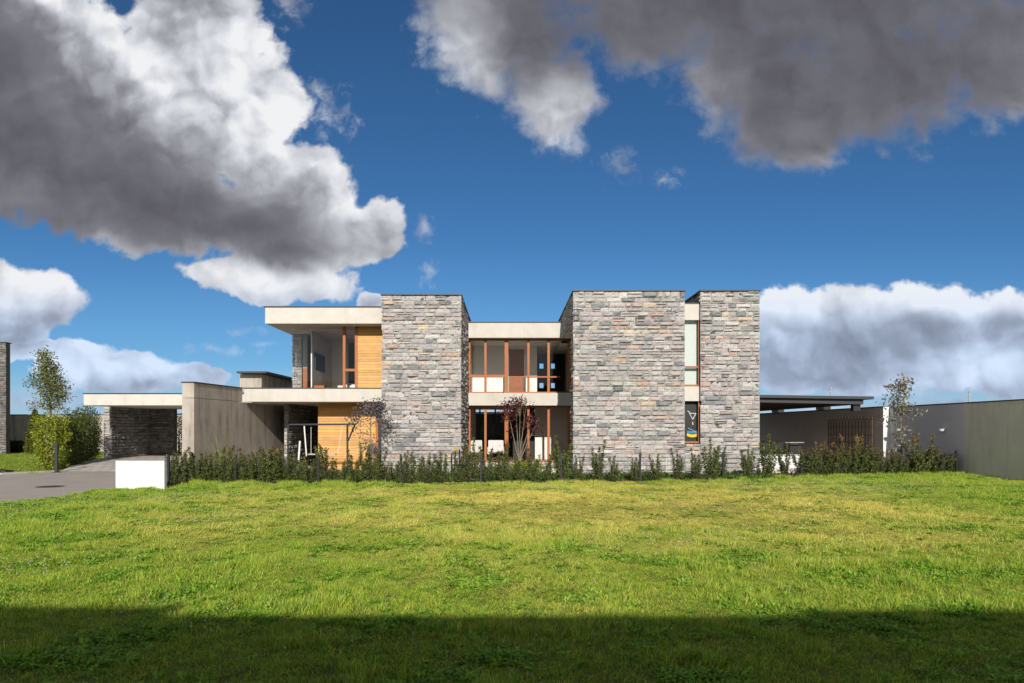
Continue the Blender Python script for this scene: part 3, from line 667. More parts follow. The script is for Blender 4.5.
# bollard
bl = empty('bollard_light', (X(56.5, 26), 26, 0), 'black post light with square head at the hedge corner by the road', 'lamp')
MB().box(-.05, .05, -.05, .05, 0, .98).build('post', M_metal, bl, True, .01); MB().box(-.13, .06, -.07, .07, .98, 1.07).build('lamp_head', M_metal, bl, True, .015); MB().box(-.12, .12, -.12, .12, 0, .03).build('base_plate', M_metal, bl, True)
# black rock
def lump(name, x, y, sx, sy_, sz, mat, label, cat, seed, group=None):
    b = MB(); n, k = 14, 7
    for i in range(k+1):
        ph = math.pi/2*i/k
        for j in range(n):
            th = 2*math.pi*j/n; d = Vector((math.cos(th)*math.cos(ph), math.sin(th)*math.cos(ph), math.sin(ph))); q = 1+.35*mn.noise(d*1.7+Vector((seed, 0, 0)))
            b.v.append((x+d.x*sx*q, y+d.y*sy_*q, d.z*sz*q-.01)); b.c.append((1, 1, 1))
    for i in range(k):
        for j in range(n): b.f.append((i*n+j, i*n+(j+1) % n, (i+1)*n+(j+1) % n, (i+1)*n+j))
    return tag(b.build(name, mat), label, cat, group)
lump('black_sack', X(3, 25.6), 25.6, .42, .25, .17, M_black, 'black sack lying on the grass behind the kerb', 'sack', 2)
lump('bed_stone', X(570, 20.8), 20.6, .15, .1, .09, M_metal, 'dark round stone at the hedge foot below the middle stone block', 'stone', 5)

# neighbour's tower and the rear wall on the left
nb2 = empty('neighbouring_tower', (-36, 44, 0), 'tall grey stone house tower cut by the left edge', 'house')
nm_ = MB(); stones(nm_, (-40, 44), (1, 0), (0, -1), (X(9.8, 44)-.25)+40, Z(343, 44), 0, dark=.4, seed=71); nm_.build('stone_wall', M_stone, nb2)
bx('tower_core', M_stone_core, nb2, -40, (X(9.8, 44)-.25)-.02, 44.02, 44.4, 0, Z(343, 44)-.02); bx('roof_cap', M_metal, nb2, -40.1, (X(9.8, 44)-.25)+.04, 43.9, 44.45, Z(343, 44), Z(343, 44)+.06)
rw = empty('rear_wall', (-35, 48, 0), 'tan concrete boundary wall behind the left lawn', 'wall')
bx('wall_body', M_gwall, rw, -60, -16, 48, 48.2, 0, 2.62); bx('coping', M_metal, rw, -60, -16, 47.97, 48.23, 2.621, 2.66)
# the neighbour behind the camera whose shadow falls on the lawn
nh = empty('neighbouring_house', (0, -8, 0), 'flat roofed rendered house behind the viewer that shades the front of the lawn', 'house')
k_ = math.tan(R(EL))/math.cos(R(AZ)); ny = -6.0
for x0, x1, D in ((-26, -2.1-.5, 6.42), (-2.6, 3.1, 6.12), (3.1, 24, 6.30)):
    h_ = (D-ny)*k_+.02
    vb = bx('wall', M_brownp, nh, x0, x1, ny-9, ny, 0, h_-.06); bx('roof_cap', M_metal, vb, x0, x1, ny-9, ny+.001, h_-.059, h_)
for i, wx in enumerate((-22, -17, -12, -7, -1.2, 5, 10, 15, 20)):
    for z in (.6, 3.2):
        f = bx('window', M_metal, nh, wx, wx+2.2, ny-.01, ny+.05, z, z+1.6); bx('pane', M_black, f, wx+.08, wx+2.12, ny+.051, ny+.06, z+.08, z+1.52)

# utility poles
for (px_, yt, D, wd, lab) in ((905, 377, 60, .28, 'tall pale concrete utility pole rising behind the young tree'), (831, 387, 70, .16, 'thin pole seen above the pergola roof'), (969, 391, 85, .2, 'thin small pole above the raw concrete wall at right')):
    p = empty('utility_pole', (X(px_, D), D, 0), lab, 'pole'); MB().tube([(0, 0, 0), (0, 0, Z(yt, D))], [wd*.62, wd*.42], 8).build('pole_shaft', M_kerb, p, True)
    if D > 60: MB().box(-.28, .28, -.04, .04, Z(yt, D)-.5, Z(yt, D)-.42).build('cross_arm', M_kerb, p, True)

# ================================================================== fence
def xat(px, off=0.):
    D = 21.
    for _ in range(8): D = fenceY(X(px, D))+off
    return X(px, D)
fx = [xat(p) for p in (169, 236, 319, 401, 481, 561, 640, 723, 801, 872)]
FE = empty('wire_fence', (0, 20.9, 0), 'low black post and wire fence running through the hedge', 'fence')
for x in fx+[16.0]:
    y = fenceY(x)-.02; h_ = .9; bx('post', M_black, FE, x-.03, x+.03, y-.03, y+.03, 0, h_)
wm = MB(); fp = [Vector((x, fenceY(x)-.055, 0)) for x in fx+[16.0]]
for z in np.arange(.08, .86, .1):
    wm.tube([p+Vector((0, 0, z)) for p in fp], .0025, 3)
for a_, b_2 in zip(fp[:-1], fp[1:]):
    n = max(2, int((b_2-a_).length/.1))
    for i in range(n): p = a_.lerp(b_2, i/n); wm.tube([p+Vector((0, 0, .06)), p+Vector((0, 0, .86))], .002, 3)
wm.build('wire_mesh', M_black, FE)
gt = MB(); gx0, gx1 = X(938.5, 24.4), 16.0; gy = fenceY(gx0)-.1
gt.box(gx0-.05, gx0, gy-.03, gy+.03, 0, .76).box(gx0, gx1, gy+.02, gy+.05, .72, .76); gt.build('end_panel', M_black, FE)

# ================================================================== vegetation
def leafmesh(name, pts, size, cols, parent=None, local=True, up=.3, aspect=.5, mat=None, dirs=None):
    """many small folded leaves"""
    pts = np.asarray(pts, float); n = len(pts); size = np.broadcast_to(size, n)[:, None]
    d = rng.normal(size=(n, 3)) if dirs is None else np.asarray(dirs, float)+rng.normal(size=(n, 3))*.45
    d[:, 2] += up; d /= np.linalg.norm(d, axis=1)[:, None]
    r = rng.normal(size=(n, 3)); s = np.cross(d, r); s /= np.linalg.norm(s, axis=1)[:, None]; nn = np.cross(d, s)
    a = pts; b = pts+d*size*.5+s*size*aspect*.5-nn*size*.08; c = pts+d*size; e = pts+d*size*.5-s*size*aspect*.5-nn*size*.08
    V_ = np.stack([a, b, c, e], 1).reshape(-1, 3); F_ = np.arange(n*4).reshape(n, 4)
    me = bpy.data.meshes.new(name); me.vertices.add(n*4); me.vertices.foreach_set('co', V_.ravel().astype(np.float32))
    me.loops.add(n*4); me.loops.foreach_set('vertex_index', F_.ravel().astype(np.int32)); me.polygons.add(n); me.polygons.foreach_set('loop_start', np.arange(0, n*4, 4, dtype=np.int32))
    me.update(calc_edges=True); me.materials.append(mat or M_leaf)
    at = me.color_attributes.new('Col', 'FLOAT_COLOR', 'POINT'); cc_ = np.repeat(np.c_[np.asarray(cols, float), np.ones(n)], 4, 0); at.data.foreach_set('color', cc_.ravel().astype(np.float32))
    o = bpy.data.objects.new(name, me); COL.objects.link(o)
    if parent is not None:
        o.parent = parent
        if not local: o.location = -wl(parent)
    return o
def mixc(a, b, t): t = np.clip(t, 0, 1)[:, None]; return np.array(a)*(1-t)+np.array(b)*t

def hedge_proto(i, h=1.15, wd=.26, nst=9, dens=75, red=.5, leaf=.078):
    o = empty('hedge_shrub', (0, 0, 0), '', 'shrub', 'young shrubs of the hedge along the fence')
    st = MB(); P_ = []; T_ = []
    for k in range(nst):
        a = rng.uniform(0, 6.28); r0 = rng.uniform(0, .06); lean = rng.uniform(.2, 1)*wd; hh = h*rng.uniform(.35, 1.08)
        pts = []
        for q in range(6):
            f = q/5; rr = r0+lean*f**.8; pts.append(Vector((math.cos(a)*rr+rng.normal()*.012, math.sin(a)*rr+rng.normal()*.012, hh*f)))
        st.tube(pts, [.008, .007, .006, .005, .004, .002], 4, )
        nl = int(dens*hh)
        for q in range(nl):
            f = rng.uniform(.06, 1); i0 = min(4, int(f*5)); p = pts[i0].lerp(pts[i0+1], f*5-i0)
            sp = .03+.17*(1-f)*rng.random(); v = rng.normal(size=3); v /= np.linalg.norm(v)
            P_.append(np.array(p)+v*sp*rng.random()); T_.append(f*hh/h)
    P_ = np.array(P_); P_[:, 2] = np.maximum(P_[:, 2], .02); T_ = np.array(T_)
    col = mixc((.048, .074, .020), (.165, .20, .05), rng.random(len(P_)))
    rd = (rng.random(len(P_)) < red*np.clip((T_-.55)*2.2, .04, 1)); c2 = mixc((.20, .08, .035), (.30, .20, .07), rng.random(len(P_)))
    col[rd] = c2[rd]; col *= rng.uniform(.7, 1.3, len(P_))[:, None]
    leafmesh('foliage', P_, rng.uniform(.7, 1.3, len(P_))*leaf, col, o, up=.5, aspect=.42)
    st.build('stems', M_bark, o, True)
    return o
def lab_for(px):
    zones = [(164, 183, 'beside the white enclosure'), (183, 196, 'before the pale end of the garden wall'), (196, 250, 'before the dark side of the garden wall'), (250, 284, 'before the shaded carport opening'),
             (284, 317, 'before the dark entry stone wall'), (317, 378, 'before the lower orange timber wall'), (378, 425, 'before the left stone block, left half'), (425, 465, 'before the left stone block, right half'),
             (465, 512, 'before the left half of the glazing'), (512, 574, 'before the right half of the glazing'), (574, 630, 'before the left half of the wide stone block'), (630, 686, 'before the right half of the wide stone block'),
             (686, 703, 'below the narrow slot window'), (703, 761, 'before the right stone block'), (761, 820, 'before the patio furniture'), (820, 882, 'before the wall trellises'), (882, 935, 'before the grey painted wall'), (935, 975, 'by the fence end panel')]
    for a, b, t in zones:
        if a <= px < b: return t
    return 'at the end'
protos = [hedge_proto(i, **k) for i, k in enumerate([
    dict(h=1.12, wd=.40, nst=15, dens=170, red=.35), dict(h=1.25, wd=.30, nst=12, dens=170, red=.25), dict(h=1.0, wd=.44, nst=16, dens=170, red=.45),
    dict(h=1.2, wd=.26, nst=10, dens=170, red=.2), dict(h=1.22, wd=.5, nst=20, dens=170, red=.75), dict(h=1.36, wd=.6, nst=22, dens=170, red=.8)])]
used = set(); plan = []
# px, prototype, scale
for px in (171, 178, 186, 194, 202, 211, 219, 227, 236, 245, 254, 262, 271, 281, 290, 299, 308, 316): plan.append((px, [0, 2, 0, 1, 2, 0][len(plan) % 6], .86))
for px in (327, 340, 356, 366, 376, 390, 402, 411, 422, 432, 443, 455, 464): plan.append((px, [1, 3, 0, 2][len(plan) % 4], .88))
for px in (475, 488, 503, 518, 533, 548, 562, 578, 597, 616, 636, 656, 676): plan.append((px, [3, 1][len(plan) % 2], .92))
for px in (696, 711, 722, 747, 769, 786): plan.append((px, [1, 3, 1][len(plan) % 3], .94))
for px in (804, 815, 824, 832, 840, 848, 856, 864, 872, 880, 888, 896, 903, 911, 918, 926, 933, 943, 951): plan.append((px, [5, 4, 2, 4][len(plan) % 4] if px < 932 else 2, .86 if px < 932 else .75))
inz = {}
for px, k, s in plan: inz.setdefault(lab_for(px), []).append(px)
look = {0: 'bushy green hedge shrub', 1: 'tall slender hedge shrub', 2: 'low bronze hedge shrub', 3: 'thin upright hedge shrub', 4: 'broad reddish hedge shrub', 5: 'tallest reddish hedge shrub'}
ordn = ['first', 'second', 'third', 'fourth', 'fifth', 'sixth', 'seventh', 'eighth', 'ninth', 'tenth']
for px, k, s in plan:
    if k in used: o = copy_tree(protos[k])
    else: o = protos[k]; used.add(k)
    # find the point of the fence line on this pixel column
    D = 21.0
    for _ in range(6): D = fenceY(X(px, D))+.12
    o.location = (X(px, D)+rng.normal()*.03, D+rng.uniform(-.05, .12), 0); sc = s*rng.uniform(.74, 1.2); o.scale = (sc*rng.uniform(.85, 1.15), sc, sc); o.rotation_euler.z = rng.uniform(0, 6.28)
    z = lab_for(px); L = inz[z]; i = L.index(px)
    o['label'] = look[k]+' '+z + (', %s from left' % ordn[i] if len(L) > 1 else '')

# ground cover behind the fence (low green plants), many small leaves
def tuftcover(name, rects, n, hh, c0, c1, leaf):
    P_ = []
    for _ in range(n):
        x0, x1, y0, y1 = rects[rng.integers(len(rects))]
        x = rng.uniform(x0, x1); y = rng.uniform(y0, y1); k = mn.noise(Vector((x*1.6, y*1.6, 4)))
        if k < -.08: continue
        P_.append((x, y, rng.random()*hh*(.5+k)))
    P_ = np.array(P_); return tag(leafmesh(name, P_, rng.uniform(.6, 1.3, len(P_))*leaf, mixc(c0, c1, rng.random(len(P_))), up=.8), 'low mixed green ground cover between hedge and house', 'plants', kind='stuff')
tuftcover('ground_cover', [(-9.5, -5, 21.6, 24.6), (-5, 2, 21.6, 24.2), (-1.5, 2.2, 22, 27.2), (2, 9, 22.3, 24.1), (-1.5, 9, 21.8, 24)], 30000, .26, (.05, .10, .02), (.12, .19, .03), .075)

def branchy(name, loc, label, cat, trunk, crown, leaf, cols, nl, up=.2, barkmat=None, aspect=.5):
    """trunk: list of polylines with radii; crown: list of (centre, radii, weight)"""
    o = empty(name, loc, label, cat); t = MB()
    for pts, ra in trunk: t.tube(pts, ra, 7)
    t.build('trunk', barkmat or M_bark, o, True)
    P_ = []; br = MB()
    wsum = sum(c[2] for c in crown)
    for c, r_, wt in crown:
        k = int(nl*wt/wsum); c = np.array(c); ncl = max(3, k//14)
        cc_ = rng.normal(size=(ncl, 3)); cc_ /= np.linalg.norm(cc_, axis=1)[:, None]; cc_ *= rng.random(ncl)[:, None]**.45; ce = c+cc_*np.array(r_)
        for e in ce[:: max(1, ncl//14)]:
            tv_ = [Vector(a).lerp(Vector(b_), f) for pts, _ in trunk for a, b_ in zip(pts[:-1], pts[1:]) for f in (0, .33, .66, 1)]
            st_ = min(tv_, key=lambda q: (q-Vector(e)).length+(3 if q.z > e[2] else 0)); mid = st_.lerp(Vector(e), .5)+Vector((0, 0, .04*(Vector(e)-st_).length))
            br.tube([st_, mid, Vector(e)], [.008, .006, .003], 4)
        P_.append(np.repeat(ce, 14, 0)+rng.normal(size=(ncl*14, 3))*leaf*1.3)
    P_ = np.concatenate(P_); br.build('branches', barkmat or M_bark, o, True)
    col = mixc(cols[0], cols[1], rng.random(len(P_)))*rng.uniform(.7, 1.25, len(P_))[:, None]
    leafmesh('crown', P_, rng.uniform(.7, 1.3, len(P_))*leaf, col, o, up=up, aspect=aspect); return o
# purple-leaved young tree by the timber wall
D = 23.6; T0 = X(372, D)
branchy('young_tree', (T0, D, 0), 'young tree with dark purple grey leaves before the timber wall', 'tree',
        [([(0, 0, 0), (-.02, 0, .9), (-.05, 0, 1.7), (-.03, 0, 2.3)], [.03, .025, .02, .012]), ([(-.04, 0, 1.6), (-.3, .1, 1.9), (-.62, .1, 2.1)], [.015, .011, .006]), ([(-.04, 0, 1.75), (.2, .1, 2.1), (.4, 0, 2.5)], [.015, .01, .005]), ([(-.03, 0, 2), (.02, 0, 2.5), (.05, 0, 2.75)], [.012, .008, .004])],
        [((-.05, 0, 2.25), (.42, .35, .28), 5), ((.3, 0, 2.45), (.25, .25, .22), 3), ((-.6, .05, 2.0), (.25, .2, .09), 2), ((.35, 0, 2.0), (.25, .2, .12), 1.4), ((-.35, 0, 1.55), (.12, .1, .1), .6), ((-.15, 0, 1.2), (.2, .15, .15), .5), ((0, 0, .9), (.22, .2, .3), 1)],
        .10, ((.07, .062, .075), (.26, .235, .26)), 900, .1)
D = 26.2
branchy('red_maple', (X(519, D), D, 0), 'small multi-stemmed maple with dark red leaves before the glazing', 'tree',
        [([(0, 0, 0), (-.05+.1*k*.3, .05, .6), (a, b, 1.4), (a*1.7, b*1.5, 2.1)], [.03, .022, .016, .008]) for k, (a, b) in enumerate([(-.22, 0), (-.06, .1), (.12, -.1), (.3, .05), (.02, -.1), (.45, .1)])],
        [((-.35, 0, 2.45), (.38, .35, .35), 4), ((.05, 0, 2.6), (.35, .35, .22), 2.4), ((.45, 0, 2.0), (.3, .3, .4), 2.2), ((.72, 0, 1.7), (.16, .2, .35), 1), ((-.5, 0, 2.15), (.25, .2, .14), 1), ((-.25, 0, 1.55), (.12, .12, .12), .4)],
        .085, ((.06, .014, .014), (.16, .035, .03)), 1500, .0)
D = 25.0
cr = []
for z, r_, wt, dx in ((3.3, .32, 2, .0), (3.15, .45, 2.4, -.15), (2.85, .35, 1.6, -.1), (2.55, .62, 2.6, -.25), (2.3, .55, 2, .0), (2.0, .4, 1.3, -.2), (1.65, .35, 1, 0), (1.35, .3, .8, .05), (1.0, .35, 1, 0), (.7, .35, 1, 0)):
    cr.append(((dx, 0, z), (r_, r_*.8, .03), wt))
branchy('tiered_tree', (X(898, D), D-.2, 0), 'young tree with tiers of grey green leaves before the white wall end', 'tree',
        [([(0, 0, 0), (.02, 0, 1.2), (-.03, 0, 2.4), (0, 0, 3.5)], [.03, .026, .018, .006])]+[([(0, 0, z-.12), (s*.25, .05, z), (s*.5, .05, z+.04)], [.01, .007, .003]) for z, s in ((3.1, -1), (2.5, -1.3), (2.3, 1), (2.0, -1), (2.8, 1), (1.6, 1))], cr,
        .12, ((.12, .11, .07), (.38, .35, .28)), 1000, .1)
# birch on the left
D = 40.0; cr = []
for z, r_, wt, dx in ((5.9, .28, 1.3, -.3), (5.3, .5, 2.2, -.2), (4.7, .7, 3, -.15), (4.0, .9, 3.2, .15), (3.4, .8, 2.2, .3), (2.9, .55, 1, .1), (4.4, .4, .5, -1.0), (3.1, .5, .4, -1.0)):
    cr.append(((dx, 0, z), (r_, r_, .42), wt))
branchy('birch_tree', (X(50, D), D, 0), 'tall thin birch with sparse yellow green crown on the left', 'tree',
        [([(0, 0, 0), (.05, 0, 2), (-.05, 0, 4), (-.3, 0, 6)], [.07, .06, .035, .01])]+[([(0, 0, z), (dx*.6, .1, z+.5), (dx, .2, z+.8)], [.02, .012, .005]) for z, dx in ((2.2, .8), (2.6, -1), (3, 1.2), (3.4, -1.2), (3.9, .8), (4.4, -.7))], cr,
        .14, ((.10, .12, .025), (.25, .25, .07)), 3600, -.1)
# conical conifer
def massplant(name, loc, label, cat, n, fn, leaf, c0, c1, up=.4, mat=None, trunk=True, aspect=.5):
    o = empty(name, loc, label, cat); P_ = np.array([fn() for _ in range(n)])
    leafmesh('foliage', P_, rng.uniform(.6, 1.3, n)*leaf, mixc(c0, c1, rng.random(n)**1.3), o, up=up, aspect=aspect)
    if trunk: MB().tube([(0, 0, 0), (0, 0, max(.3, P_[:, 2].max()*.6))], [.06, .02], 6).build('trunk', M_bark, o, True)
    return o
def cone(h, r0):
    def f():
        z = rng.random()**.8*h; a = rng.uniform(0, 6.28); r_ = r0*(1-z/h)**.75*(.62+.38*rng.random()**.5)*(1+.18*mn.noise(Vector((math.cos(a)*2, math.sin(a)*2, z*2)))); r_ = min(r_, r0*(.55+z*1.2))
        return (r_*math.cos(a), r_*math.sin(a), .05+z)
    return f
massplant('conical_conifer', (X(35, 44), 44, 0), 'cone shaped golden green conifer before the tan rear wall', 'shrub', 6500, cone(2.75, .62), .13, (.075, .095, .012), (.20, .20, .03))
def fng():
    v = rng.uniform(-1, 1, 3); return (v[0]*.8, v[1]*.4, 1.2+v[2]*1.15)
massplant('dark_shrub', (X(179, 38), 38.0, 0), 'dark shrub glimpsed in the gap between carport wall and garden wall', 'shrub', 2600, fng, .10, (.02, .035, .01), (.06, .085, .02))
# clipped hedge along the driveway: separate plants
hp = [((X(47, 27.3), 27.6), .6, 2.2, 'yellow green bamboo-like hedge plant behind the black post light'), ((-18.75, 28.9), .75, 2.05, 'second hedge plant from the post light along the driveway'), ((-19.35, 30.4), .8, 2.2, 'middle hedge plant with shade-darkened leaves along the driveway'), ((-20.0, 31.9), .85, 2.3, 'hedge plant next to the carport roof edge'), ((-20.75, 33.2), .9, 2.75, 'rearmost hedge plant rising by the carport stone pier')]
for i, ((hx_, hy), r_, h_, lab) in enumerate(hp):
    def fn(r_=r_, h_=h_, i=i):
        while True:
            v = rng.uniform(-1, 1, 3)
            d = (abs(v[0])**3+abs(v[1])**3+abs(v[2])**4); k = mn.noise(Vector((v[0]*2+i*5, v[1]*2, v[2]*3)))
            if d < .72+.75*k and d > .2: return (v[0]*r_, v[1]*r_, max(.03, h_*.5*(1+v[2])*(1+.07*k)))
    br = i == 0
    o = massplant('hedge_plant', (hx_, hy, .0), lab, 'shrub', 5600, fn, .11 if br else .10, (.13, .18, .015) if br else (.035, .055, .010), (.48, .50, .06) if br else (.13, .16, .025), up=.5, aspect=.36)  # rear plants' leaves coloured darker to stand for the hedge's shaded side
    o['group'] = 'hedge plants along the driveway'
for i, px in enumerate((4, 12, 19)):
    def fn():
        v = rng.normal(size=3); v /= np.linalg.norm(v); v *= rng.random()**.4; return (v[0]*.75, v[1]*.5, .45+v[2]*.42)
    massplant('round_shrub', (X(px, 46), 46, 0), 'dark round shrub at the foot of the tan rear wall, %s of three' % ['leftmost', 'middle', 'rightmost'][i], 'shrub', 1600, fn, .11, (.015, .025, .008), (.05, .07, .015), trunk=True)
# flax with strap leaves
fl = empty('flax_plant', (X(226, 22.4), 22.4, 0), 'variegated flax with long pale strap leaves behind the hedge', 'plant'); b = MB()
for k in range(15):
    a = rng.uniform(0, 6.28); ln = rng.uniform(.9, 1.75) if k else 1.6; tilt = rng.uniform(.1, .6); c = tuple(np.array((.22, .26, .10))*rng.uniform(.6, 1.6)); d = Vector((math.cos(a), math.sin(a), 0)); sd_ = Vector((-math.sin(a), math.cos(a), 0)); vs = []
    for q in range(6):
        f = q/5; p = d*(math.sin(tilt)*ln*f+.15*f*f*ln*tilt)+Vector((0, 0, ln*f*math.cos(tilt*(1+.5*f)))); w_ = .04*(1-f**2.5)+.003; vs += [p-sd_*w_, p+Vector((0, 0, -.008)), p+sd_*w_]
    fs = []
    for q in range(5): fs += [(3*q, 3*q+1, 3*q+4, 3*q+3), (3*q+1, 3*q+2, 3*q+5, 3*q+4)]
    b.add(vs, fs, c)
b.build('strap_leaves', M_leaf, fl, True)
def ball(rx, ry, rz, zc):
    def f():
        v = rng.normal(size=3); v /= np.linalg.norm(v); v *= rng.random()**.45; return (v[0]*rx, v[1]*ry, max(.02, zc+v[2]*rz))
    return f
massplant('orange_shrub', (X(384.5, 21.3), 21.3, 0), 'small shrub with bright orange red leaves in the hedge', 'shrub', 260, ball(.15, .12, .17, .42), .05, (.38, .06, .02), (.5, .12, .03))
massplant('yellow_shrub', (X(526, 23.5), 23.5, 0), 'low yellow green shrub before the glazing', 'shrub', 900, ball(.7, .4, .16, .4), .07, (.16, .22, .02), (.36, .38, .03))
massplant('grey_shrub', (X(374, 23), 22.9, 0), 'compact grey lilac shrub beneath the purple tree', 'shrub', 500, ball(.22, .2, .25, .95), .055, (.16, .15, .19), (.30, .29, .34))
# yellow leaved plant with dark stakes
ys = empty('staked_plant', (X(453, 23), 23, 0), 'yellow flowering plant tied to dark stakes beside the left stone block', 'plant')
P_ = np.concatenate([np.array([(X(456, 23)-X(453, 23), 0, Z(450.5, 23))])+rng.normal(size=(60, 3))*(.05, .04, .06), np.array([(-.2, 0, Z(457, 23))])+rng.normal(size=(45, 3))*(.035, .04, .08)])
leafmesh('yellow_leaves', P_, .06, mixc((.7, .42, .02), (.8, .6, .05), rng.random(len(P_))), ys)
for dx, h_ in ((-.06, .85), (.06, .95), (.2, .98), (.33, .9)): MB().tube([(dx, 0, 0), (dx+.02, 0, h_)], .025, 6).build('stake', M_black, ys, True)

# ------------------------------------------------------------------ swing set
SW = empty('swing_set', (X(330, 24.2), 24.2, 0), 'dark metal swing frame with plank seat before the timber wall', 'swing'); D = 24.2
def P3(px, py, d=D): return Vector((X(px, d), d, Z(py, d)))
MB().tube([P3(289, 424.7), P3(356, 424.2)], .033, 8).build('top_bar', M_metal, SW)
MB().tube([P3(347.3, 424.5), Vector((X(347.5, D), D, 0))], .035, 8).build('upright', M_metal, SW)
MB().tube([P3(355, 424.5), P3(348, 441)], .028, 8).build('brace', M_metal, SW)
MB().tube([P3(288, 424.7), P3(288, 424.7, D)-Vector((0, 0, 1.8))], .035, 8).build('upright', M_metal, SW)
MB().tube([P3(304.2, 426), P3(306.5, 456)], .025, 6).build('white_pole', M_white, SW)
MB().tube([P3(300, 441), P3(298.6, 460)], .035, 6).build('white_pole', M_white, SW)
MB().box(X(309, D), X(336, D), D-.12, D+.12, Z(454.8, D), Z(453.6, D)).build('swing_seat', M_slabp, SW)
for px_ in (341.8, 311): MB().tube([P3(px_, 427), P3(px_-4 if px_ > 340 else px_, 454)], .008, 4).build('rope', M_white, SW)

# ------------------------------------------------------------------ gravel / pale stones by the patio and terrace
ck = MB()
for _ in range(900):
    if rng.random() < .7: x, y = rng.uniform(9.2, 13.8), rng.uniform(25.2, 26.8)
    else: x, y = rng.uniform(1.2, 2.4), rng.uniform(24.8, 26.5)
    s_ = rng.uniform(.03, .085); zz = rng.random()*.1; d8 = [Vector((a, b, c)) for a in (-1, 1) for b in (-1, 1) for c in (-1, 1)]
    ck.add([Vector((x, y, zz+s_*.4))+Vector((v.x*s_*rng.uniform(.6, 1), v.y*s_*rng.uniform(.6, 1), v.z*s_*.6*rng.uniform(.6, 1))) for v in d8], [(0, 1, 3, 2), (4, 6, 7, 5), (0, 4, 5, 1), (2, 3, 7, 6), (0, 2, 6, 4), (1, 5, 7, 3)])
tag(ck.build('pale_gravel', material('pale_pebble', (.62, .55, .50), .9, .2, 6)), 'pale pebbles beyond the hedge by the patio and glazing', 'gravel', kind='stuff')

# ================================================================== lawn: instanced tufts
src = bpy.data.collections.new('grass_sources')
def tuft(i, nb, rad, h, wdt, spread):
    V_ = []; F_ = []; C_ = []
    for k in range(nb):
        a = rng.uniform(0, 6.28); r_ = rad*math.sqrt(rng.random()); x, y = r_*math.cos(a), r_*math.sin(a); hh = h*rng.uniform(.45, 1.15)
        b = rng.uniform(0, 6.28); lean = rng.uniform(.1, 1)*spread*hh; fa = rng.uniform(0, 3.14); wv = np.array((math.cos(fa), math.sin(fa), 0))*wdt*rng.uniform(.7, 1.2)
        n = len(V_); p = np.array((x, y, -.01)); l = np.array((math.cos(b), math.sin(b), 0))*lean
        p1 = p+l*.35+np.array((0, 0, hh*.55)); p2 = p+l+np.array((0, 0, hh))
        V_ += [p-wv, p+wv, p1+wv*.8, p1-wv*.8, p2]; F_ += [(n, n+1, n+2, n+3), (n+3, n+2, n+4)]
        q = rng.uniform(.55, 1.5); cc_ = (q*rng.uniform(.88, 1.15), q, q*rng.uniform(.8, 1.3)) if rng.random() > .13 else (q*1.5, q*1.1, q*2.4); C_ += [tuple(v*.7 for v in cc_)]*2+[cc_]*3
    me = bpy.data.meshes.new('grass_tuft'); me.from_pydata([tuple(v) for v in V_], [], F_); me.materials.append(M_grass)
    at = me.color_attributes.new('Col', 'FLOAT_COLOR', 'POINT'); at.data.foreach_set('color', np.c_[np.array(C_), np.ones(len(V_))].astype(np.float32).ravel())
    o = bpy.data.objects.new('grass_tuft', me); src.objects.link(o)
def weed(i):       # rosette of broad leaves
    V_ = []; F_ = []; C_ = []
    for k in range(26):
        a = rng.uniform(0, 6.28); l = rng.uniform(.03, .085); z = rng.uniform(.01, .06); d = np.array((math.cos(a), math.sin(a), 0)); sd = np.array((-d[1], d[0], 0))*l*.22; o_ = d*rng.uniform(0, .06)
        n = len(V_); V_ += [o_+(0, 0, z*.4), o_+d*l*.5+sd+(0, 0, z), o_+d*l+(0, 0, z*.8), o_+d*l*.5-sd+(0, 0, z)]; F_ += [(n, n+1, n+2, n+3)]; q = rng.uniform(.6, 1.25); C_ += [(q*.8, q, q*.9)]*4
    me = bpy.data.meshes.new('grass_weed'); me.from_pydata([tuple(v) for v in V_], [], F_); me.materials.append(M_grass)
    at = me.color_attributes.new('Col', 'FLOAT_COLOR', 'POINT'); at.data.foreach_set('color', np.c_[np.array(C_), np.ones(len(V_))].astype(np.float32).ravel())
    o = bpy.data.objects.new('grass_weed', me); src.objects.link(o)
for i in range(4): tuft(i, 60, .11, .045, .0030, 1.2)
for i in range(2): tuft(4+i, 30, .07, .10, .0032, .7)
for i in range(2): weed(6+i)
src2 = bpy.data.collections.new('flower_sources')
fb_ = MB()
for k in range(9):
    a = rng.uniform(0, 6.28); c = Vector((math.cos(a)*.006, math.sin(a)*.006, .0)); 
vsn = []
for i in range(4):
    for j in range(7):
        ph = -1.2+2.5*i/3; vsn.append((.011*math.cos(ph)*math.cos(j*.8976), .011*math.cos(ph)*math.sin(j*.8976), .011*math.sin(ph)+.1))
fsn = [(i*7+j, i*7+(j+1) % 7, (i+1)*7+(j+1) % 7, (i+1)*7+j) for i in range(3) for j in range(7)]+[tuple(range(21, 28))]
me = bpy.data.meshes.new('clover'); me.from_pydata(vsn, [], fsn); me.materials.append(M_flower); fo = bpy.data.objects.new('clover_head', me); src2.objects.link(fo)

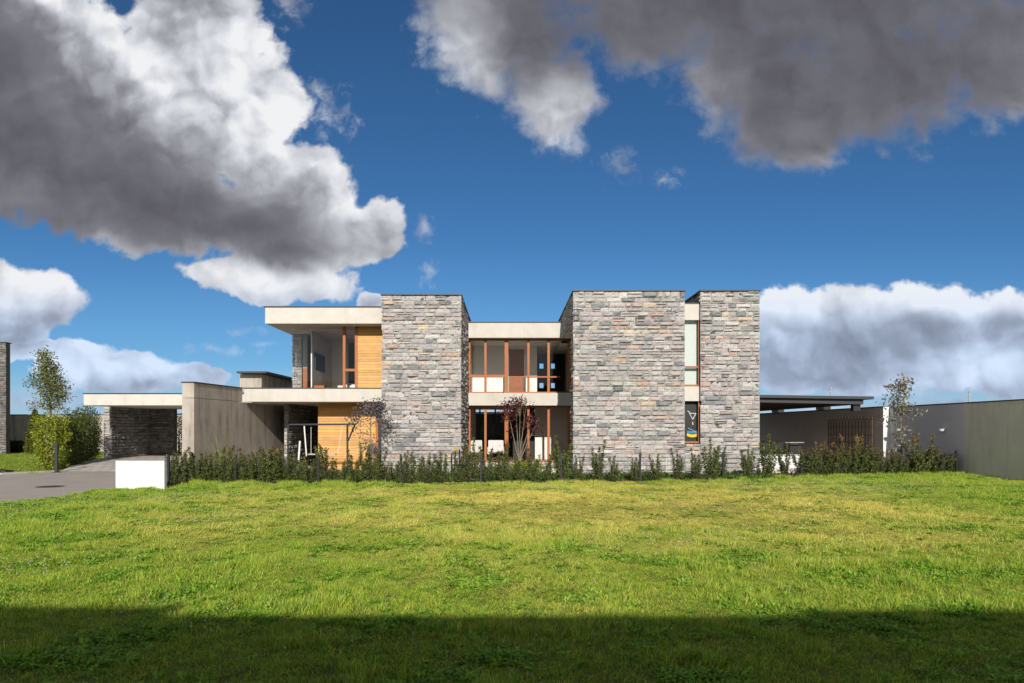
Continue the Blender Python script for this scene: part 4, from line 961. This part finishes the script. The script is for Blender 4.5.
def scatter(name, pts, rotz, scl, idx, coll, label, cat, tilt=.12):
    me = bpy.data.meshes.new(name); n = len(pts); me.vertices.add(n); me.vertices.foreach_set('co', np.asarray(pts, np.float32).ravel())
    r = me.attributes.new('rot', 'FLOAT_VECTOR', 'POINT'); r.data.foreach_set('vector', np.c_[rng.normal(size=n)*tilt, rng.normal(size=n)*tilt, rotz].astype(np.float32).ravel())
    s_ = me.attributes.new('scl', 'FLOAT_VECTOR', 'POINT'); s_.data.foreach_set('vector', np.asarray(scl, np.float32).ravel())
    k = me.attributes.new('idx', 'INT', 'POINT'); k.data.foreach_set('value', np.asarray(idx, np.int32))
    o = bpy.data.objects.new(name, me); COL.objects.link(o); tag(o, label, cat, kind='stuff')
    ng = bpy.data.node_groups.new(name+'_scatter', 'GeometryNodeTree')
    ng.interface.new_socket('Geometry', in_out='INPUT', socket_type='NodeSocketGeometry'); ng.interface.new_socket('Geometry', in_out='OUTPUT', socket_type='NodeSocketGeometry')
    gi = ng.nodes.new('NodeGroupInput'); go = ng.nodes.new('NodeGroupOutput'); ip = ng.nodes.new('GeometryNodeInstanceOnPoints'); ci = ng.nodes.new('GeometryNodeCollectionInfo')
    ci.inputs['Collection'].default_value = coll; ci.inputs['Separate Children'].default_value = True; ci.inputs['Reset Children'].default_value = True
    def na(nm, t): q = ng.nodes.new('GeometryNodeInputNamedAttribute'); q.data_type = t; q.inputs[0].default_value = nm; return q.outputs[0]
    L_ = ng.links.new; L_(gi.outputs[0], ip.inputs['Points']); L_(ci.outputs[0], ip.inputs['Instance']); ip.inputs['Pick Instance'].default_value = True
    L_(na('idx', 'INT'), ip.inputs['Instance Index']); L_(na('rot', 'FLOAT_VECTOR'), ip.inputs['Rotation']); L_(na('scl', 'FLOAT_VECTOR'), ip.inputs['Scale']); L_(ip.outputs[0], go.inputs[0])
    md = o.modifiers.new('scatter', 'NODES'); md.node_group = ng; return o
def redge(y): return np.interp(y, [-40, 4, 15.1, 18.6, 26.4], [-14, -12.4, -11.2, -10.75, -10.7])
fyv = np.vectorize(fenceY)
def nz(x, y, s, o=0): return np.array([mn.noise(Vector((a*s+o, b*s, o))) for a, b in zip(x, y)])
N = 190000
D_ = 2.4+(24.6-2.4)*rng.random(N)**.70; x_ = (rng.random(N)*2-1)*(.80*D_+5.0)
keep = (D_ < fyv(x_)-.22) & (x_ > redge(D_)+.02) & (x_ < 16.2) & ~((x_ > ux_0-.02) & (x_ < ux_1+.02) & (D_ > 18.65))
x_, D_ = x_[keep], D_[keep]
n1 = nz(x_, D_, .33, 2); n2 = nz(x_, D_, 1.5, 9)
fr_ = fyv(x_)-D_
tall = np.clip(1-fr_/1.3, 0, 1)*.75*np.clip(.55+np.abs(x_-2)/11, 0, 1.3)+np.clip((x_-9)/6, 0, 1)*.5+np.clip((-x_-5)/6, 0, 1)*.35
n3_ = nz(x_, D_, 4.5, 3)
dry_ = np.clip(1-np.hypot((x_-2.2)*.105, (D_-15.5)*.15), 0, 1)
bal = .80+.5*n1+.55*n2+.5*n3_+tall-.45*dry_; bal = np.clip(bal, .25, 2.2)
idx = np.where((n2+n1*.5+tall*.35+rng.normal(size=len(x_))*.25) > .42, rng.integers(4, 6, len(x_)), rng.integers(0, 4, len(x_)))
wk = nz(x_, D_, 1.1, 55)+.5*nz(x_, D_, 4., 12)+np.clip((-x_-3)/8, 0, 1)*.2+rng.normal(size=len(x_))*.34; idx = np.where(wk > .58, rng.integers(6, 8, len(x_)), idx)
wid = .8+.15*rng.random(len(x_))+.25*(D_/24)
scatter('lawn_grass', np.c_[x_, D_, np.zeros(len(x_))], rng.uniform(0, 6.28, len(x_)), np.c_[wid, wid, bal*rng.uniform(.75, 1.2, len(x_))], idx, src, 'rough green lawn with drier yellow patches', 'grass')
# grass in the garden and on the far left lawn
N = 26000; x2 = rng.uniform(-60, 16, N); y2 = rng.uniform(21, 48, N)
k2 = ((x2 > -9.9) & (x2 < 15.5) & (y2 > fyv(x2)+.5) & (y2 < 24.2) & (rng.random(N) < 1)) | ((x2 < -17.5) & (y2 > 25.2) & (y2 < 47.5) & (x2 > -.80*y2-1) & (x2 < -17.6-.38*(y2-26.4)*(y2 < 31)-2.0*(y2 >= 31)))
x2, y2 = x2[k2], y2[k2]; w2 = np.where(x2 < -15, 2.6, 1.3)
scatter('garden_grass', np.c_[x2, y2, np.zeros(len(x2))], rng.uniform(0, 6.28, len(x2)), np.c_[w2, w2, np.full(len(x2), .8)], rng.integers(0, 4, len(x2)), src, 'mown green grass beyond the hedge and left of the driveway', 'grass')
# clover heads
N = 16000; D3 = 4+19*rng.random(N)**.7; x3 = (rng.random(N)*2-1)*.8*D3
c3 = nz(x3, D3, .45, 31)+.25*nz(x3, D3, 2.2, 5)+np.clip((-x3-2)/8, 0, 1)*.38+np.clip((x3-4)/5, 0, 1)*np.clip((D3-15)/4, 0, 1)*.6-.03*np.clip(12-D3, 0, 9)
k3 = (c3+rng.normal(size=len(c3))*.16 > .42) & (D3 < fyv(x3)-.6) & (x3 > redge(D3)+.2) & (x3 < 15.8); x3, D3 = x3[k3], D3[k3]; s3 = rng.uniform(.4, .8, len(x3))
scatter('clover_flowers', np.c_[x3, D3, -.03*np.ones(len(x3))], rng.uniform(0, 6.28, len(x3)), np.c_[s3, s3, rng.uniform(.8, 1.1, len(x3))], np.zeros(len(x3)), src2, 'small white clover flowers dotted over the lawn', 'flowers', tilt=.3)
S.cycles.max_bounces = 5; S.cycles.diffuse_bounces = 3; S.cycles.transparent_max_bounces = 12
